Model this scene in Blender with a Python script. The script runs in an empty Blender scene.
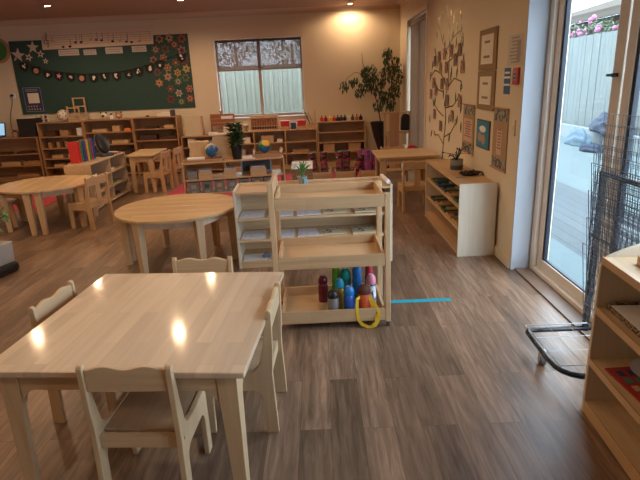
import bpy, bmesh, math, random
from mathutils import Vector, Matrix, Euler
PI = math.pi
R = math.radians
rnd = random.Random(7)
S = bpy.context.scene
COL = S.collection

# ------------------------------------------------------------ camera
cam_data = bpy.data.cameras.new('camera')
cam = bpy.data.objects.new('camera', cam_data)
COL.objects.link(cam)
cam_data.sensor_fit = 'HORIZONTAL'
cam_data.sensor_width = 36.0
cam_data.lens = 36.0 * 513.65 / 640.0
cam_data.clip_start = 0.05
cam_data.clip_end = 200
_p, _r, _y = R(17.165), R(2.492), R(0.471)
fw = Vector((-math.sin(_y) * math.cos(_p), math.cos(_y) * math.cos(_p), -math.sin(_p)))
rt = Vector((math.cos(_y), math.sin(_y), 0))
up = rt.cross(fw)
r2 = rt * math.cos(_r) - up * math.sin(_r)
u2 = up * math.cos(_r) + rt * math.sin(_r)
m = Matrix((r2, u2, -fw)).transposed().to_4x4()
m.translation = Vector((0, 0, 1.5))
cam.matrix_world = m
S.camera = cam

# ------------------------------------------------------------ world and exposure
S.view_settings.view_transform = 'Standard'
S.view_settings.look = 'None'
S.view_settings.gamma = 1.0
S.view_settings.use_curve_mapping = False
S.view_settings.exposure = 0.8
W = bpy.data.worlds.new('overcast_sky')
S.world = W
W.use_nodes = True
wn = W.node_tree.nodes
bg = wn['Background']
bg.inputs[0].default_value = (0.68, 0.85, 1.0, 1)
bg.inputs[1].default_value = 4.9

# daylight portals of the two glazed openings and the window
def portal(name, loc, rot, sx, sy):
    l = bpy.data.lights.new(name, 'AREA')
    l.shape = 'RECTANGLE'
    l.size, l.size_y = sx, sy
    l.cycles.is_portal = True
    o = bpy.data.objects.new(name, l)
    o.location = loc
    o.rotation_euler = rot
    COL.objects.link(o)
portal('sky_portal_patio_door', (1.86, 1.95, 1.1), (0, R(90), 0), 2.2, 3.8)
portal('sky_portal_window', (-1.02, 9.84, 1.6), (R(-90), 0, 0), 1.6, 1.4)
portal('sky_portal_side_door', (1.86, 8.1, 1.18), (0, R(90), 0), 2.3, 1.5)
LAMP_ENERGY = 32.5
LAMP_COLOR = (1.0, 0.66, 0.38)

# ------------------------------------------------------------ materials
MATS = {}
def _new(name):
    mt = bpy.data.materials.new(name)
    mt.use_nodes = True
    nt = mt.node_tree
    return mt, nt, nt.nodes, nt.links, nt.nodes['Principled BSDF']
def plain(name, col, rough=0.6, metal=0.0, var=0.06, scale=14, spec=0.5, bump=0.0):
    if name in MATS: return MATS[name]
    mt, nt, N, L, b = _new(name)
    tc = N.new('ShaderNodeTexCoord'); no = N.new('ShaderNodeTexNoise')
    no.inputs['Scale'].default_value = scale; no.inputs['Detail'].default_value = 4
    L.new(tc.outputs['Object'], no.inputs['Vector'])
    mx = N.new('ShaderNodeMix'); mx.data_type = 'RGBA'
    mx.inputs[6].default_value = tuple(max(0, c * (1 - var)) for c in col) + (1,)
    mx.inputs[7].default_value = tuple(min(1, c * (1 + var)) for c in col) + (1,)
    L.new(no.outputs['Fac'], mx.inputs[0]); L.new(mx.outputs[2], b.inputs['Base Color'])
    b.inputs['Roughness'].default_value = rough
    b.inputs['Metallic'].default_value = metal
    b.inputs['Specular IOR Level'].default_value = spec
    if bump:
        bp = N.new('ShaderNodeBump'); bp.inputs['Strength'].default_value = bump
        L.new(no.outputs['Fac'], bp.inputs['Height']); L.new(bp.outputs[0], b.inputs['Normal'])
    MATS[name] = mt
    return mt
def wood(name, c1, c2, axis='X', rough=0.42, staves=0.0, grain=1.0, coat=0.0):
    """wood with grain running along one local axis; staves > 0 adds glued strips of that width"""
    if name in MATS: return MATS[name]
    mt, nt, N, L, b = _new(name)
    tc = N.new('ShaderNodeTexCoord'); mp = N.new('ShaderNodeMapping')
    s = {'X': (1.2, 22, 22), 'Y': (22, 1.2, 22), 'Z': (22, 22, 1.2)}[axis]
    mp.inputs['Scale'].default_value = s
    L.new(tc.outputs['Object'], mp.inputs['Vector'])
    no = N.new('ShaderNodeTexNoise'); no.inputs['Scale'].default_value = 1.6
    no.inputs['Detail'].default_value = 6; no.inputs['Roughness'].default_value = 0.6; no.inputs['Distortion'].default_value = 0.5
    L.new(mp.outputs[0], no.inputs['Vector'])
    cr = N.new('ShaderNodeMapRange'); cr.inputs[1].default_value = 0.5 - 0.22 / grain; cr.inputs[2].default_value = 0.5 + 0.22 / grain
    L.new(no.outputs['Fac'], cr.inputs[0])
    mx = N.new('ShaderNodeMix'); mx.data_type = 'RGBA'
    mx.inputs[6].default_value = (*c1, 1); mx.inputs[7].default_value = (*c2, 1)
    L.new(cr.outputs[0], mx.inputs[0])
    out = mx.outputs[2]
    if staves:
        br = N.new('ShaderNodeTexBrick')
        br.inputs['Color1'].default_value = (0.86, 0.84, 0.82, 1); br.inputs['Color2'].default_value = (1.06, 1.05, 1.03, 1)
        br.inputs['Mortar'].default_value = (0.8, 0.75, 0.7, 1)
        br.inputs['Scale'].default_value = 1.0; br.inputs['Mortar Size'].default_value = 0.0006
        br.inputs['Brick Width'].default_value = staves * 7; br.inputs['Row Height'].default_value = staves
        br.offset = 0.37
        mp2 = N.new('ShaderNodeMapping')
        if axis == 'Y': mp2.inputs['Rotation'].default_value = (0, 0, R(90))
        if axis == 'Z': mp2.inputs['Rotation'].default_value = (0, R(90), 0)
        L.new(tc.outputs['Object'], mp2.inputs['Vector']); L.new(mp2.outputs[0], br.inputs['Vector'])
        mu = N.new('ShaderNodeMix'); mu.data_type = 'RGBA'; mu.blend_type = 'MULTIPLY'; mu.inputs[0].default_value = 1
        L.new(out, mu.inputs[6]); L.new(br.outputs['Color'], mu.inputs[7]); out = mu.outputs[2]
    L.new(out, b.inputs['Base Color'])
    b.inputs['Roughness'].default_value = rough
    b.inputs['Coat Weight'].default_value = coat; b.inputs['Coat Roughness'].default_value = 0.10
    MATS[name] = mt
    return mt
def floor_mat():
    mt, nt, N, L, b = _new('vinyl_planks')
    tc = N.new('ShaderNodeTexCoord')
    mp = N.new('ShaderNodeMapping'); mp.inputs['Rotation'].default_value = (0, 0, R(90))
    L.new(tc.outputs['Object'], mp.inputs['Vector'])
    br = N.new('ShaderNodeTexBrick'); br.offset = 0.41; br.offset_frequency = 2
    br.inputs['Scale'].default_value = 1; br.inputs['Brick Width'].default_value = 0.98; br.inputs['Row Height'].default_value = 0.142
    br.inputs['Mortar Size'].default_value = 0.0009; br.inputs['Mortar Smooth'].default_value = 0.2
    br.inputs['Color1'].default_value = (0, 0, 0, 1); br.inputs['Color2'].default_value = (1, 1, 1, 1); br.inputs['Mortar'].default_value = (0.0, 0.0, 0.0, 1)
    L.new(mp.outputs[0], br.inputs['Vector'])
    # grain: noise stretched along Y, shifted per plank
    mp2 = N.new('ShaderNodeMapping'); mp2.inputs['Scale'].default_value = (42, 3.6, 1)
    L.new(tc.outputs['Object'], mp2.inputs['Vector'])
    ad = N.new('ShaderNodeVectorMath'); ad.operation = 'MULTIPLY_ADD'
    L.new(br.outputs['Color'], ad.inputs[0]); ad.inputs[1].default_value = (9, 5, 3); L.new(mp2.outputs[0], ad.inputs[2])
    no = N.new('ShaderNodeTexNoise'); no.inputs['Scale'].default_value = 1.0; no.inputs['Detail'].default_value = 7
    no.inputs['Roughness'].default_value = 0.62; no.inputs['Distortion'].default_value = 0.6
    L.new(ad.outputs[0], no.inputs['Vector'])
    no2 = N.new('ShaderNodeTexNoise'); no2.inputs['Scale'].default_value = 0.22; no2.inputs['Detail'].default_value = 3
    L.new(ad.outputs[0], no2.inputs['Vector'])
    cr = N.new('ShaderNodeValToRGB'); e = cr.color_ramp.elements
    e[0].position = 0.27; e[0].color = (0.115, 0.067, 0.042, 1)
    e[1].position = 0.72; e[1].color = (0.32, 0.208, 0.140, 1)
    k = e.new(0.5); k.color = (0.212, 0.132, 0.086, 1)
    L.new(no.outputs['Fac'], cr.inputs[0])
    tone = N.new('ShaderNodeMapRange'); tone.inputs[3].default_value = 0.72; tone.inputs[4].default_value = 1.24
    L.new(br.outputs['Color'], tone.inputs[0])
    t2 = N.new('ShaderNodeMapRange'); t2.inputs[1].default_value = .3; t2.inputs[2].default_value = .7; t2.inputs[3].default_value = 0.8; t2.inputs[4].default_value = 1.2
    L.new(no2.outputs['Fac'], t2.inputs[0])
    mm = N.new('ShaderNodeMath'); mm.operation = 'MULTIPLY'; L.new(tone.outputs[0], mm.inputs[0]); L.new(t2.outputs[0], mm.inputs[1])
    # seams
    se = N.new('ShaderNodeMapRange'); se.inputs[3].default_value = 1.0; se.inputs[4].default_value = 0.45
    L.new(br.outputs['Fac'], se.inputs[0])
    m2 = N.new('ShaderNodeMath'); m2.operation = 'MULTIPLY'; L.new(mm.outputs[0], m2.inputs[0]); L.new(se.outputs[0], m2.inputs[1])
    mu = N.new('ShaderNodeVectorMath'); mu.operation = 'SCALE'; L.new(cr.outputs[0], mu.inputs[0]); L.new(m2.outputs[0], mu.inputs['Scale'])
    L.new(mu.outputs[0], b.inputs['Base Color'])
    b.inputs['Roughness'].default_value = 0.36; b.inputs['Specular IOR Level'].default_value = 0.5
    bp = N.new('ShaderNodeBump'); bp.inputs['Strength'].default_value = 0.08; bp.inputs['Distance'].default_value = 0.002
    L.new(no.outputs['Fac'], bp.inputs['Height']); L.new(bp.outputs[0], b.inputs['Normal'])
    MATS['vinyl_planks'] = mt
    return mt
def glass_mat(name, tint=(1, 1, 1), refl=0.06):
    if name in MATS: return MATS[name]
    mt, nt, N, L, b = _new(name)
    N.remove(b)
    tr = N.new('ShaderNodeBsdfTransparent'); tr.inputs[0].default_value = (*tint, 1)
    gl = N.new('ShaderNodeBsdfGlossy'); gl.inputs['Roughness'].default_value = 0.02
    fr = N.new('ShaderNodeLayerWeight'); fr.inputs[0].default_value = 0.5
    pw = N.new('ShaderNodeMath'); pw.operation = 'POWER'; pw.inputs[1].default_value = 5; L.new(fr.outputs['Facing'], pw.inputs[0])
    ml = N.new('ShaderNodeMath'); ml.operation = 'MULTIPLY_ADD'; ml.inputs[1].default_value = .5; ml.inputs[2].default_value = .02; L.new(pw.outputs[0], ml.inputs[0])
    mx = N.new('ShaderNodeMixShader'); L.new(ml.outputs[0], mx.inputs[0]); L.new(tr.outputs[0], mx.inputs[1]); L.new(gl.outputs[0], mx.inputs[2])
    L.new(mx.outputs[0], N['Material Output'].inputs[0])
    MATS[name] = mt
    return mt
def sheer_mat(name, col, trans):
    """woven screen fabric: part of the light passes straight through"""
    mt, nt, N, L, b = _new(name)
    b.inputs['Base Color'].default_value = (*col, 1); b.inputs['Roughness'].default_value = 0.9
    tr = N.new('ShaderNodeBsdfTransparent'); tl = N.new('ShaderNodeBsdfTranslucent'); tl.inputs[0].default_value = (*col, 1)
    a = N.new('ShaderNodeMixShader'); a.inputs[0].default_value = 0.45; L.new(b.outputs[0], a.inputs[1]); L.new(tl.outputs[0], a.inputs[2])
    mx = N.new('ShaderNodeMixShader'); mx.inputs[0].default_value = trans; L.new(a.outputs[0], mx.inputs[1]); L.new(tr.outputs[0], mx.inputs[2])
    L.new(mx.outputs[0], N['Material Output'].inputs[0])
    MATS[name] = mt
    return mt
def emit(name, col, strength):
    if name in MATS: return MATS[name]
    mt, nt, N, L, b = _new(name)
    b.inputs['Base Color'].default_value = (*col, 1)
    b.inputs['Emission Color'].default_value = (*col, 1); b.inputs['Emission Strength'].default_value = strength
    MATS[name] = mt
    return mt
def speckle(name, c1, c2, scale=60, thr=0.5, rough=0.7, kind='noise'):
    """two-tone pattern (prints, weave, confetti)"""
    if name in MATS: return MATS[name]
    mt, nt, N, L, b = _new(name)
    tc = N.new('ShaderNodeTexCoord')
    no = N.new('ShaderNodeTexNoise' if kind == 'noise' else 'ShaderNodeTexVoronoi'); no.inputs['Scale'].default_value = scale
    L.new(tc.outputs['Object'], no.inputs['Vector'])
    cr = N.new('ShaderNodeValToRGB'); cr.color_ramp.elements[0].position = thr - .04; cr.color_ramp.elements[1].position = thr + .04
    cr.color_ramp.elements[0].color = (*c1, 1); cr.color_ramp.elements[1].color = (*c2, 1)
    L.new(no.outputs[0], cr.inputs[0]); L.new(cr.outputs[0], b.inputs['Base Color'])
    b.inputs['Roughness'].default_value = rough
    MATS[name] = mt
    return mt
def bands(name, cols, scale=9.0, rough=0.9, dist=3.0):
    """cloth woven in bands of several colours along local Z"""
    if name in MATS: return MATS[name]
    mt, nt, N, L, b = _new(name)
    tc = N.new('ShaderNodeTexCoord'); wv = N.new('ShaderNodeTexNoise')
    mp = N.new('ShaderNodeMapping'); mp.inputs['Scale'].default_value = (dist, dist, scale)
    L.new(tc.outputs['Object'], mp.inputs['Vector']); L.new(mp.outputs[0], wv.inputs['Vector'])
    wv.inputs['Scale'].default_value = 3.0; wv.inputs['Detail'].default_value = 0
    cr = N.new('ShaderNodeValToRGB'); cr.color_ramp.interpolation = 'CONSTANT'
    while len(cr.color_ramp.elements) < len(cols): cr.color_ramp.elements.new(0.5)
    for i, c in enumerate(cols):
        cr.color_ramp.elements[i].position = 0.0 if i == 0 else 0.3 + 0.42 * i / len(cols)
        cr.color_ramp.elements[i].color = (*c, 1)
    L.new(wv.outputs[0], cr.inputs[0]); L.new(cr.outputs[0], b.inputs['Base Color'])
    b.inputs['Roughness'].default_value = rough
    MATS[name] = mt
    return mt

C1, C2 = (0.58, 0.395, 0.225), (0.72, 0.53, 0.325)           # pale birch and rubberwood
woodX = wood('pale_wood_x', C1, C2, 'X'); woodY = wood('pale_wood_y', C1, C2, 'Y'); woodZ = wood('pale_wood_z', C1, C2, 'Z')
topM = wood('table_top_wood', (0.65, 0.49, 0.34), (0.74, 0.59, 0.43), 'Y', 0.38, staves=0.062, coat=.45)
topX = wood('table_top_wood_x', (0.60, 0.41, 0.22), (0.72, 0.52, 0.31), 'X', 0.30, staves=0.07)
edgeM = wood('pale_edge_wood', (0.66, 0.52, 0.38), (0.78, 0.65, 0.50), 'Z', 0.4)
H1, H2 = (0.36, 0.185, 0.085), (0.50, 0.28, 0.14)        # honey coloured classroom wood
honX = wood('honey_wood_x', H1, H2, 'X'); honZ = wood('honey_wood_z', H1, H2, 'Z'); honY = wood('honey_wood_y', H1, H2, 'Y')
G1, G2 = (0.50, 0.30, 0.15), (0.64, 0.42, 0.23)
golX = wood('golden_wood_x', G1, G2, 'X'); golZ = wood('golden_wood_z', G1, G2, 'Z')
rubber = wood('trolley_wood', (0.60, 0.39, 0.21), (0.74, 0.52, 0.31), 'X', 0.35, staves=0.05)
rubberZ = wood('trolley_wood_z', (0.60, 0.39, 0.21), (0.74, 0.52, 0.31), 'Z', 0.35)
maple = wood('cabinet_side_maple', (0.66, 0.56, 0.43), (0.74, 0.65, 0.52), 'Z', 0.4)
redwood = wood('red_brown_wood', (0.28, 0.09, 0.04), (0.40, 0.15, 0.07), 'X', 0.45)
wallM = plain('cream_wall_paint', (0.72, 0.61, 0.45), 0.85, var=0.02, scale=3)
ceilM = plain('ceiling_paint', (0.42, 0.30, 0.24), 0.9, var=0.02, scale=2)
trimM = plain('cream_trim_paint', (0.72, 0.62, 0.47), 0.5, var=0.02)
whiteP = plain('white_paint', (0.82, 0.83, 0.84), 0.45, var=0.015)
upvc = plain('beige_door_frame', (0.80, 0.75, 0.68), 0.4, var=0.02)
black = plain('black_plastic', (0.012, 0.012, 0.014), 0.35)
blackM = plain('black_powder_coated_metal', (0.006, 0.008, 0.014), 0.25, var=0.1)
steel = plain('steel', (0.55, 0.55, 0.56), 0.3, 0.9)
wireM = plain('grey_wire', (0.11, 0.12, 0.14), 0.35, 0.5)
wireL = plain('silver_wire', (0.45, 0.46, 0.48), 0.3, 0.8)
paper = plain('white_paper', (0.80, 0.78, 0.76), 0.8, var=0.03)
cream = plain('cream_card', (0.76, 0.68, 0.55), 0.8, var=0.04)
board = plain('green_felt_board', (0.034, 0.075, 0.064), 0.95, var=0.15, scale=40)
leafM = plain('dark_green_leaf', (0.035, 0.075, 0.025), 0.45, var=0.5, scale=9)
leafL = plain('mid_green_leaf', (0.09, 0.20, 0.05), 0.5, var=0.4, scale=9)
bark = plain('brown_bark', (0.13, 0.075, 0.04), 0.9, var=0.3)
redrug = plain('red_rug_pile', (0.42, 0.045, 0.065), 1.0, var=0.18, scale=70)
ink = plain('dark_ink', (0.010, 0.009, 0.011), 0.7)
def flat(name, c, rough=0.6): return plain(name, c, rough, var=0.05)
red = flat('red_plastic', (0.55, 0.03, 0.03), .4); blue = flat('blue_plastic', (0.02, 0.10, 0.45), .35)
yellow = flat('yellow_card', (0.75, 0.48, 0.05)); green = flat('green_card', (0.03, 0.22, 0.08)); navy = flat('navy_card', (0.03, 0.05, 0.16))
purple = flat('purple_card', (0.16, 0.05, 0.30)); orange = flat('orange_card', (0.70, 0.20, 0.04)); tan = flat('tan_card', (0.50, 0.34, 0.19))
grey = flat('grey_plastic', (0.32, 0.32, 0.33)); dgrey = flat('dark_grey_plastic', (0.07, 0.07, 0.08)); brownd = flat('dark_brown', (0.07, 0.03, 0.02))
cardb = flat('brown_cardboard', (0.38, 0.23, 0.12), .9); pink = flat('pink_card', (0.72, 0.30, 0.34))
glassM = glass_mat('clear_glass')

# ------------------------------------------------------------ mesh builder
class B:
    def __init__(s): s.bm = bmesh.new(); s.mi = 0
    def _f(s, vs):
        try:
            f = s.bm.faces.new(vs); f.material_index = s.mi; return f
        except ValueError: return None
    def hexa(s, c):
        v = [s.bm.verts.new(p) for p in c]
        for q in ((0, 3, 2, 1), (4, 5, 6, 7), (0, 1, 5, 4), (1, 2, 6, 5), (2, 3, 7, 6), (3, 0, 4, 7)): s._f([v[i] for i in q])
        return s
    def box(s, x0, x1, y0, y1, z0, z1, M=None):
        c = [(x0, y0, z0), (x1, y0, z0), (x1, y1, z0), (x0, y1, z0), (x0, y0, z1), (x1, y0, z1), (x1, y1, z1), (x0, y1, z1)]
        if M: c = [M @ Vector(p) for p in c]
        return s.hexa(c)
    def prism(s, poly, plane, t0, t1, M=None):
        """polygon in plane 'xy','xz','yz', extruded along the remaining axis"""
        def P(a, b, t):
            p = {'xy': (a, b, t), 'xz': (a, t, b), 'yz': (t, a, b)}[plane]
            return M @ Vector(p) if M else p
        A = [s.bm.verts.new(P(a, b, t0)) for a, b in poly]; Bv = [s.bm.verts.new(P(a, b, t1)) for a, b in poly]
        n = len(poly)
        s._f(A[::-1]); s._f(Bv)
        for i in range(n): s._f([A[i], A[(i + 1) % n], Bv[(i + 1) % n], Bv[i]])
        return s
    def tube(s, pts, r, n=6, closed=False, cap=True):
        pts = [Vector(p) for p in pts]
        rr = r if isinstance(r, (list, tuple)) else [r] * len(pts)
        rings = []; k = len(pts); last = None
        for i, p in enumerate(pts):
            if closed: d = pts[(i + 1) % k] - pts[i - 1]
            else: d = pts[min(i + 1, k - 1)] - pts[max(i - 1, 0)]
            d.normalize()
            if last is None:
                a = Vector((0, 0, 1)) if abs(d.z) < 0.9 else Vector((1, 0, 0))
            else: a = last
            u = (a - d * a.dot(d)).normalized(); last = u; w = d.cross(u)
            rings.append([s.bm.verts.new(p + (u * math.cos(2 * PI * j / n) + w * math.sin(2 * PI * j / n)) * rr[i]) for j in range(n)])
        for i in range(k if closed else k - 1):
            a, b = rings[i], rings[(i + 1) % k]
            for j in range(n): s._f([a[j], a[(j + 1) % n], b[(j + 1) % n], b[j]])
        if cap and not closed:
            s._f(rings[0][::-1]); s._f(rings[-1])
        return s
    def lathe(s, prof, n=20, c=(0, 0, 0), M=None):
        rings = []
        for r, z in prof:
            ring = []
            for j in range(n):
                p = Vector((c[0] + max(r, 1e-4) * math.cos(2 * PI * j / n), c[1] + max(r, 1e-4) * math.sin(2 * PI * j / n), c[2] + z))
                ring.append(s.bm.verts.new(M @ p if M else p))
            rings.append(ring)
        for a, b in zip(rings, rings[1:]):
            for j in range(n): s._f([a[j], a[(j + 1) % n], b[(j + 1) % n], b[j]])
        s._f(rings[0][::-1]); s._f(rings[-1])
        return s
    def ball(s, c, r, n=16, sq=(1, 1, 1)):
        prof = [(r * math.sin(PI * i / (n // 2)), -r * math.cos(PI * i / (n // 2))) for i in range(n // 2 + 1)]
        M = Matrix.Translation(c) @ Matrix.Diagonal((*sq, 1))
        return s.lathe(prof, n, (0, 0, 0), M)
def obj(name, b, mat, parent=None, bevel=0.0, smooth=False):
    me = bpy.data.meshes.new(name)
    bmesh.ops.recalc_face_normals(b.bm, faces=b.bm.faces)
    b.bm.to_mesh(me); b.bm.free()
    for x in (mat if isinstance(mat, (list, tuple)) else [mat]): me.materials.append(x)
    o = bpy.data.objects.new(name, me); COL.objects.link(o)
    if parent: o.parent = parent
    if smooth:
        for f in me.polygons: f.use_smooth = True
        if smooth == 'a': me.set_sharp_from_angle(angle=R(40))
    if bevel:
        md = o.modifiers.new('edge', 'BEVEL'); md.width = bevel; md.segments = 2; md.limit_method = 'ANGLE'; md.angle_limit = R(50)
    return o
def tag(o, label, cat, group=None):
    o['label'] = label; o['category'] = cat
    if group: o['group'] = group
    return o
def thing(name, label, cat, loc=(0, 0, 0), rz=0.0, group=None):
    o = bpy.data.objects.new(name, None); COL.objects.link(o); o.empty_display_size = 0.05
    o.location = loc; o.rotation_euler = (0, 0, rz)
    return tag(o, label, cat, group)
def put(o, loc, rz=0.0, rot=None):
    o.location = loc; o.rotation_euler = rot if rot else (0, 0, rz); return o
def dup(root, loc, rz, label=None, group=None, rot=None):
    def cp(o, par):
        c = o.copy(); COL.objects.link(c)
        if par: c.parent = par
        for ch in [k for k in bpy.data.objects if k.parent == o and k != c]: cp(ch, c)
        return c
    c = cp(root, None)
    put(c, loc, rz, rot)
    if label: c['label'] = label
    if group: c['group'] = group
    return c
def struct(name, b, mat, **k):
    o = obj(name, b, mat, **k); o['kind'] = 'structure'; return o
def bx(*a, M=None): return B().box(*a, M=M)

# ------------------------------------------------------------ the room
XR, YB, ZC = 1.48, 9.645, 2.72
XL, YF = -6.9, -2.6
struct('floor', bx(XL, 1.80, YF, YB + .2, -.12, 0), floor_mat())
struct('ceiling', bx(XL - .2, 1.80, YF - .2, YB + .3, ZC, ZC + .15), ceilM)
# back wall with the window hole x -1.80..-0.245, z 0.93..2.27
WX0, WX1, WZ0, WZ1 = -1.80, -0.245, 0.93, 2.27
b = B(); b.box(XL, WX0, YB, YB + .2, 0, ZC); b.box(WX1, 1.80, YB, YB + .2, 0, ZC); b.box(WX0, WX1, YB, YB + .2, 0, WZ0); b.box(WX0, WX1, YB, YB + .2, WZ1, ZC)
struct('wall_back', b, wallM)
# right wall: side door y 7.36..8.85, patio door y 0.05..3.86
b = B(); b.box(XR, XR + .3, 8.85, YB, 0, ZC); b.box(XR, XR + .3, 3.86, 7.36, 0, ZC); b.box(XR, XR + .3, 7.36, 8.85, 2.36, ZC)
b.box(XR, XR + .3, 0.05, 3.86, 2.2, ZC); b.box(XR, XR + .3, YF, 0.05, 0, ZC)
struct('wall_right', b, wallM)
struct('wall_left', bx(XL - .2, XL, YF, YB, 0, ZC), wallM)
struct('wall_front', bx(XL - .2, 1.78, YF - .2, YF, 0, ZC), wallM)
def cornice(name, L0, L1, horiz):
    # coved cornice profile
    prof = [(0, 0)] + [(0.09 - 0.09 * math.cos(a), -0.09 + 0.09 * math.sin(a)) for a in [R(90) * i / 6 for i in range(7)]]
    prof = [(0, 0), (0, -.086), (.008, -.086)] + [(.008 + .075 * (1 - math.cos(R(90) * i / 6)), -.08 + .075 * math.sin(R(90) * i / 6)) for i in range(7)] + [(.09, 0)]
    b = B()
    if horiz: b.prism([(YB - u, ZC + v) for u, v in prof], 'yz', L0, L1)
    else: b.prism([(XR - u, ZC + v) for u, v in prof], 'xz', L0, L1)
    return struct(name, b, plain('cornice_paint', (0.60, 0.48, 0.36), .85, var=.02))
cornice('trim_1', XL, XR, True)
cornice('trim_2', YF, YB - .09, False)
def base(name, x0, x1, y0, y1): return struct(name, bx(x0, x1, y0, y1, 0, .085), trimM, bevel=.004)
base('baseboard_right', XR - .014, XR, 3.862, 7.34)
base('baseboard_back', XL, XR - .014, YB - .014, YB)
# white reveal lining of the patio door and its threshold
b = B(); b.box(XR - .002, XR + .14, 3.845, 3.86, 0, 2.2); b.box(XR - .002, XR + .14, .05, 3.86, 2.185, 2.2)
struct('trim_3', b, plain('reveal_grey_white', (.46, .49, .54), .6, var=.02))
struct('trim_4', bx(XR + .03, XR + .3, .05, 3.845, 0, .012), plain('brown_threshold', (0.20, .13, .09), .4))

# back window
w = struct('window_1', B().box(WX0, WX1, YB + .06, YB + .12, WZ0, WZ0 + .045).box(WX0, WX1, YB + .06, YB + .12, WZ1 - .045, WZ1)
    .box(WX0, WX0 + .045, YB + .06, YB + .12, WZ0 + .045, WZ1 - .045).box(WX1 - .045, WX1, YB + .06, YB + .12, WZ0 + .045, WZ1 - .045)
    .box(-1.055, -1.0, YB + .06, YB + .12, WZ0 + .045, WZ1 - .045), plain('window_frame_brown', (0.42, .33, .27), .4))
obj('pane', bx(WX0 + .045, WX1 - .045, YB + .086, YB + .092, WZ0 + .045, WZ1 - .045), glassM, w)
obj('window_frame', B().box(WX0, WX0 + .014, YB - .012, YB + .06, WZ0, WZ1).box(WX1 - .014, WX1, YB - .012, YB + .06, WZ0, WZ1)
    .box(WX0, WX1, YB - .012, YB + .06, WZ1 - .014, WZ1), whiteP, w)
obj('window_sill', bx(WX0 - .03, WX1 + .03, YB - .05, YB + .06, WZ0 - .02, WZ0), whiteP, w, bevel=.004)
bl = thing('roller_blind', 'brown see-through roller blind drawn halfway down the back window', 'blind', (0, YB + .03, 0))
sheer = sheer_mat('brown_screen_fabric', (0.22, 0.14, 0.10), 0.20)
obj('blind_fabric', bx(WX0 + .03, WX1 - .02, 0, .002, 1.755, 2.23), sheer, bl)
obj('bottom_bar', bx(WX0 + .03, WX1 - .02, -.004, .008, 1.735, 1.757), flat('blind_bar_brown', (.30, .19, .14)), bl)
obj('roller', B().tube([(WX0 + .02, 0.004, 2.235), (WX1 - .015, 0.004, 2.235)], .019, 12), flat('blind_tube_dark', (.10, .06, .05)), bl, smooth='a')

# side door (far right wall): glazed, with a brown curtain panel on the room side
d = struct('door_1', B().box(XR + .10, XR + .16, 7.36, 7.42, 0, 2.36).box(XR + .10, XR + .16, 8.79, 8.85, 0, 2.36).box(XR + .10, XR + .16, 7.42, 8.79, 2.30, 2.36)
    .box(XR + .10, XR + .16, 7.42, 8.79, 0, .07).box(XR + .10, XR + .16, 8.08, 8.15, .07, 2.30), whiteP)
obj('pane', bx(XR + .125, XR + .131, 7.42, 8.79, .07, 2.30), glassM, d)
cu = thing('door_curtain', 'brown-grey fabric panel hanging in the far right doorway', 'curtain', (XR + .045, 0, 0))
b = B(); ys = [7.375 + i * (8.80 - 7.375) / 48 for i in range(49)]
pf = [(.010 * math.sin(i * .9), y) for i, y in enumerate(ys)]
b.prism(pf + [(x + .003, y) for x, y in pf[::-1]], 'xy', .03, 2.27)
obj('fabric', b, sheer_mat('curtain_brown', (0.40, .31, .24), .0), cu)
obj('rail', bx(-.012, .012, 7.37, 8.84, 2.27, 2.335), flat('rail_brown', (.16, .09, .06)), cu)
b = B(); b.box(XR - .012, XR, 7.30, 7.36, 0, 2.42).box(XR - .012, XR, 8.85, 8.91, 0, 2.42).box(XR - .012, XR, 7.36, 8.85, 2.36, 2.42)
struct('trim_5', b, trimM)

# patio door
PX = 1.655
d = struct('door_2', B().box(PX - .03, PX + .08, 3.785, 3.845, .012, 2.185).box(PX - .03, PX + .08, .05, 3.785, 2.125, 2.185)
    .box(PX - .03, PX + .08, .05, 3.785, .012, .045).box(PX - .03, PX + .08, .05, .11, .045, 2.125), upvc, bevel=.003)
def sash(y0, y1, xo, handle):
    s = obj('sash', B().box(PX + xo, PX + xo + .04, y1 - .075, y1, .045, 2.125).box(PX + xo, PX + xo + .04, y0, y0 + .095, .045, 2.125)
        .box(PX + xo, PX + xo + .04, y0 + .095, y1 - .075, .045, .125).box(PX + xo, PX + xo + .04, y0 + .095, y1 - .075, 2.04, 2.125), upvc, d, bevel=.003)
    obj('pane', bx(PX + xo + .017, PX + xo + .023, y0 + .095, y1 - .075, .125, 2.04), glassM, s)
    g = B(); g.box(PX + xo + .008, PX + xo + .034, y1 - .105, y1 - .0751, .125, 2.04).box(PX + xo + .012, PX + xo + .03, y0 + .095, y1 - .087, .125, .135)
    obj('gasket', g, plain('dark_blue_gasket', (.008, .016, .035), .5), s)
    if handle:
        obj('handle', B().box(PX + xo - .03, PX + xo, y0 + .035, y0 + .055, 1.455, 1.475).box(PX + xo - .04, PX + xo - .028, y0 + .03, y0 + .085, 1.458, 1.472), black, s)
sash(2.93, 3.785, .002, True)
sash(1.45, 2.91, .002, False)
sash(.11, 1.43, .002, False)

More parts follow.
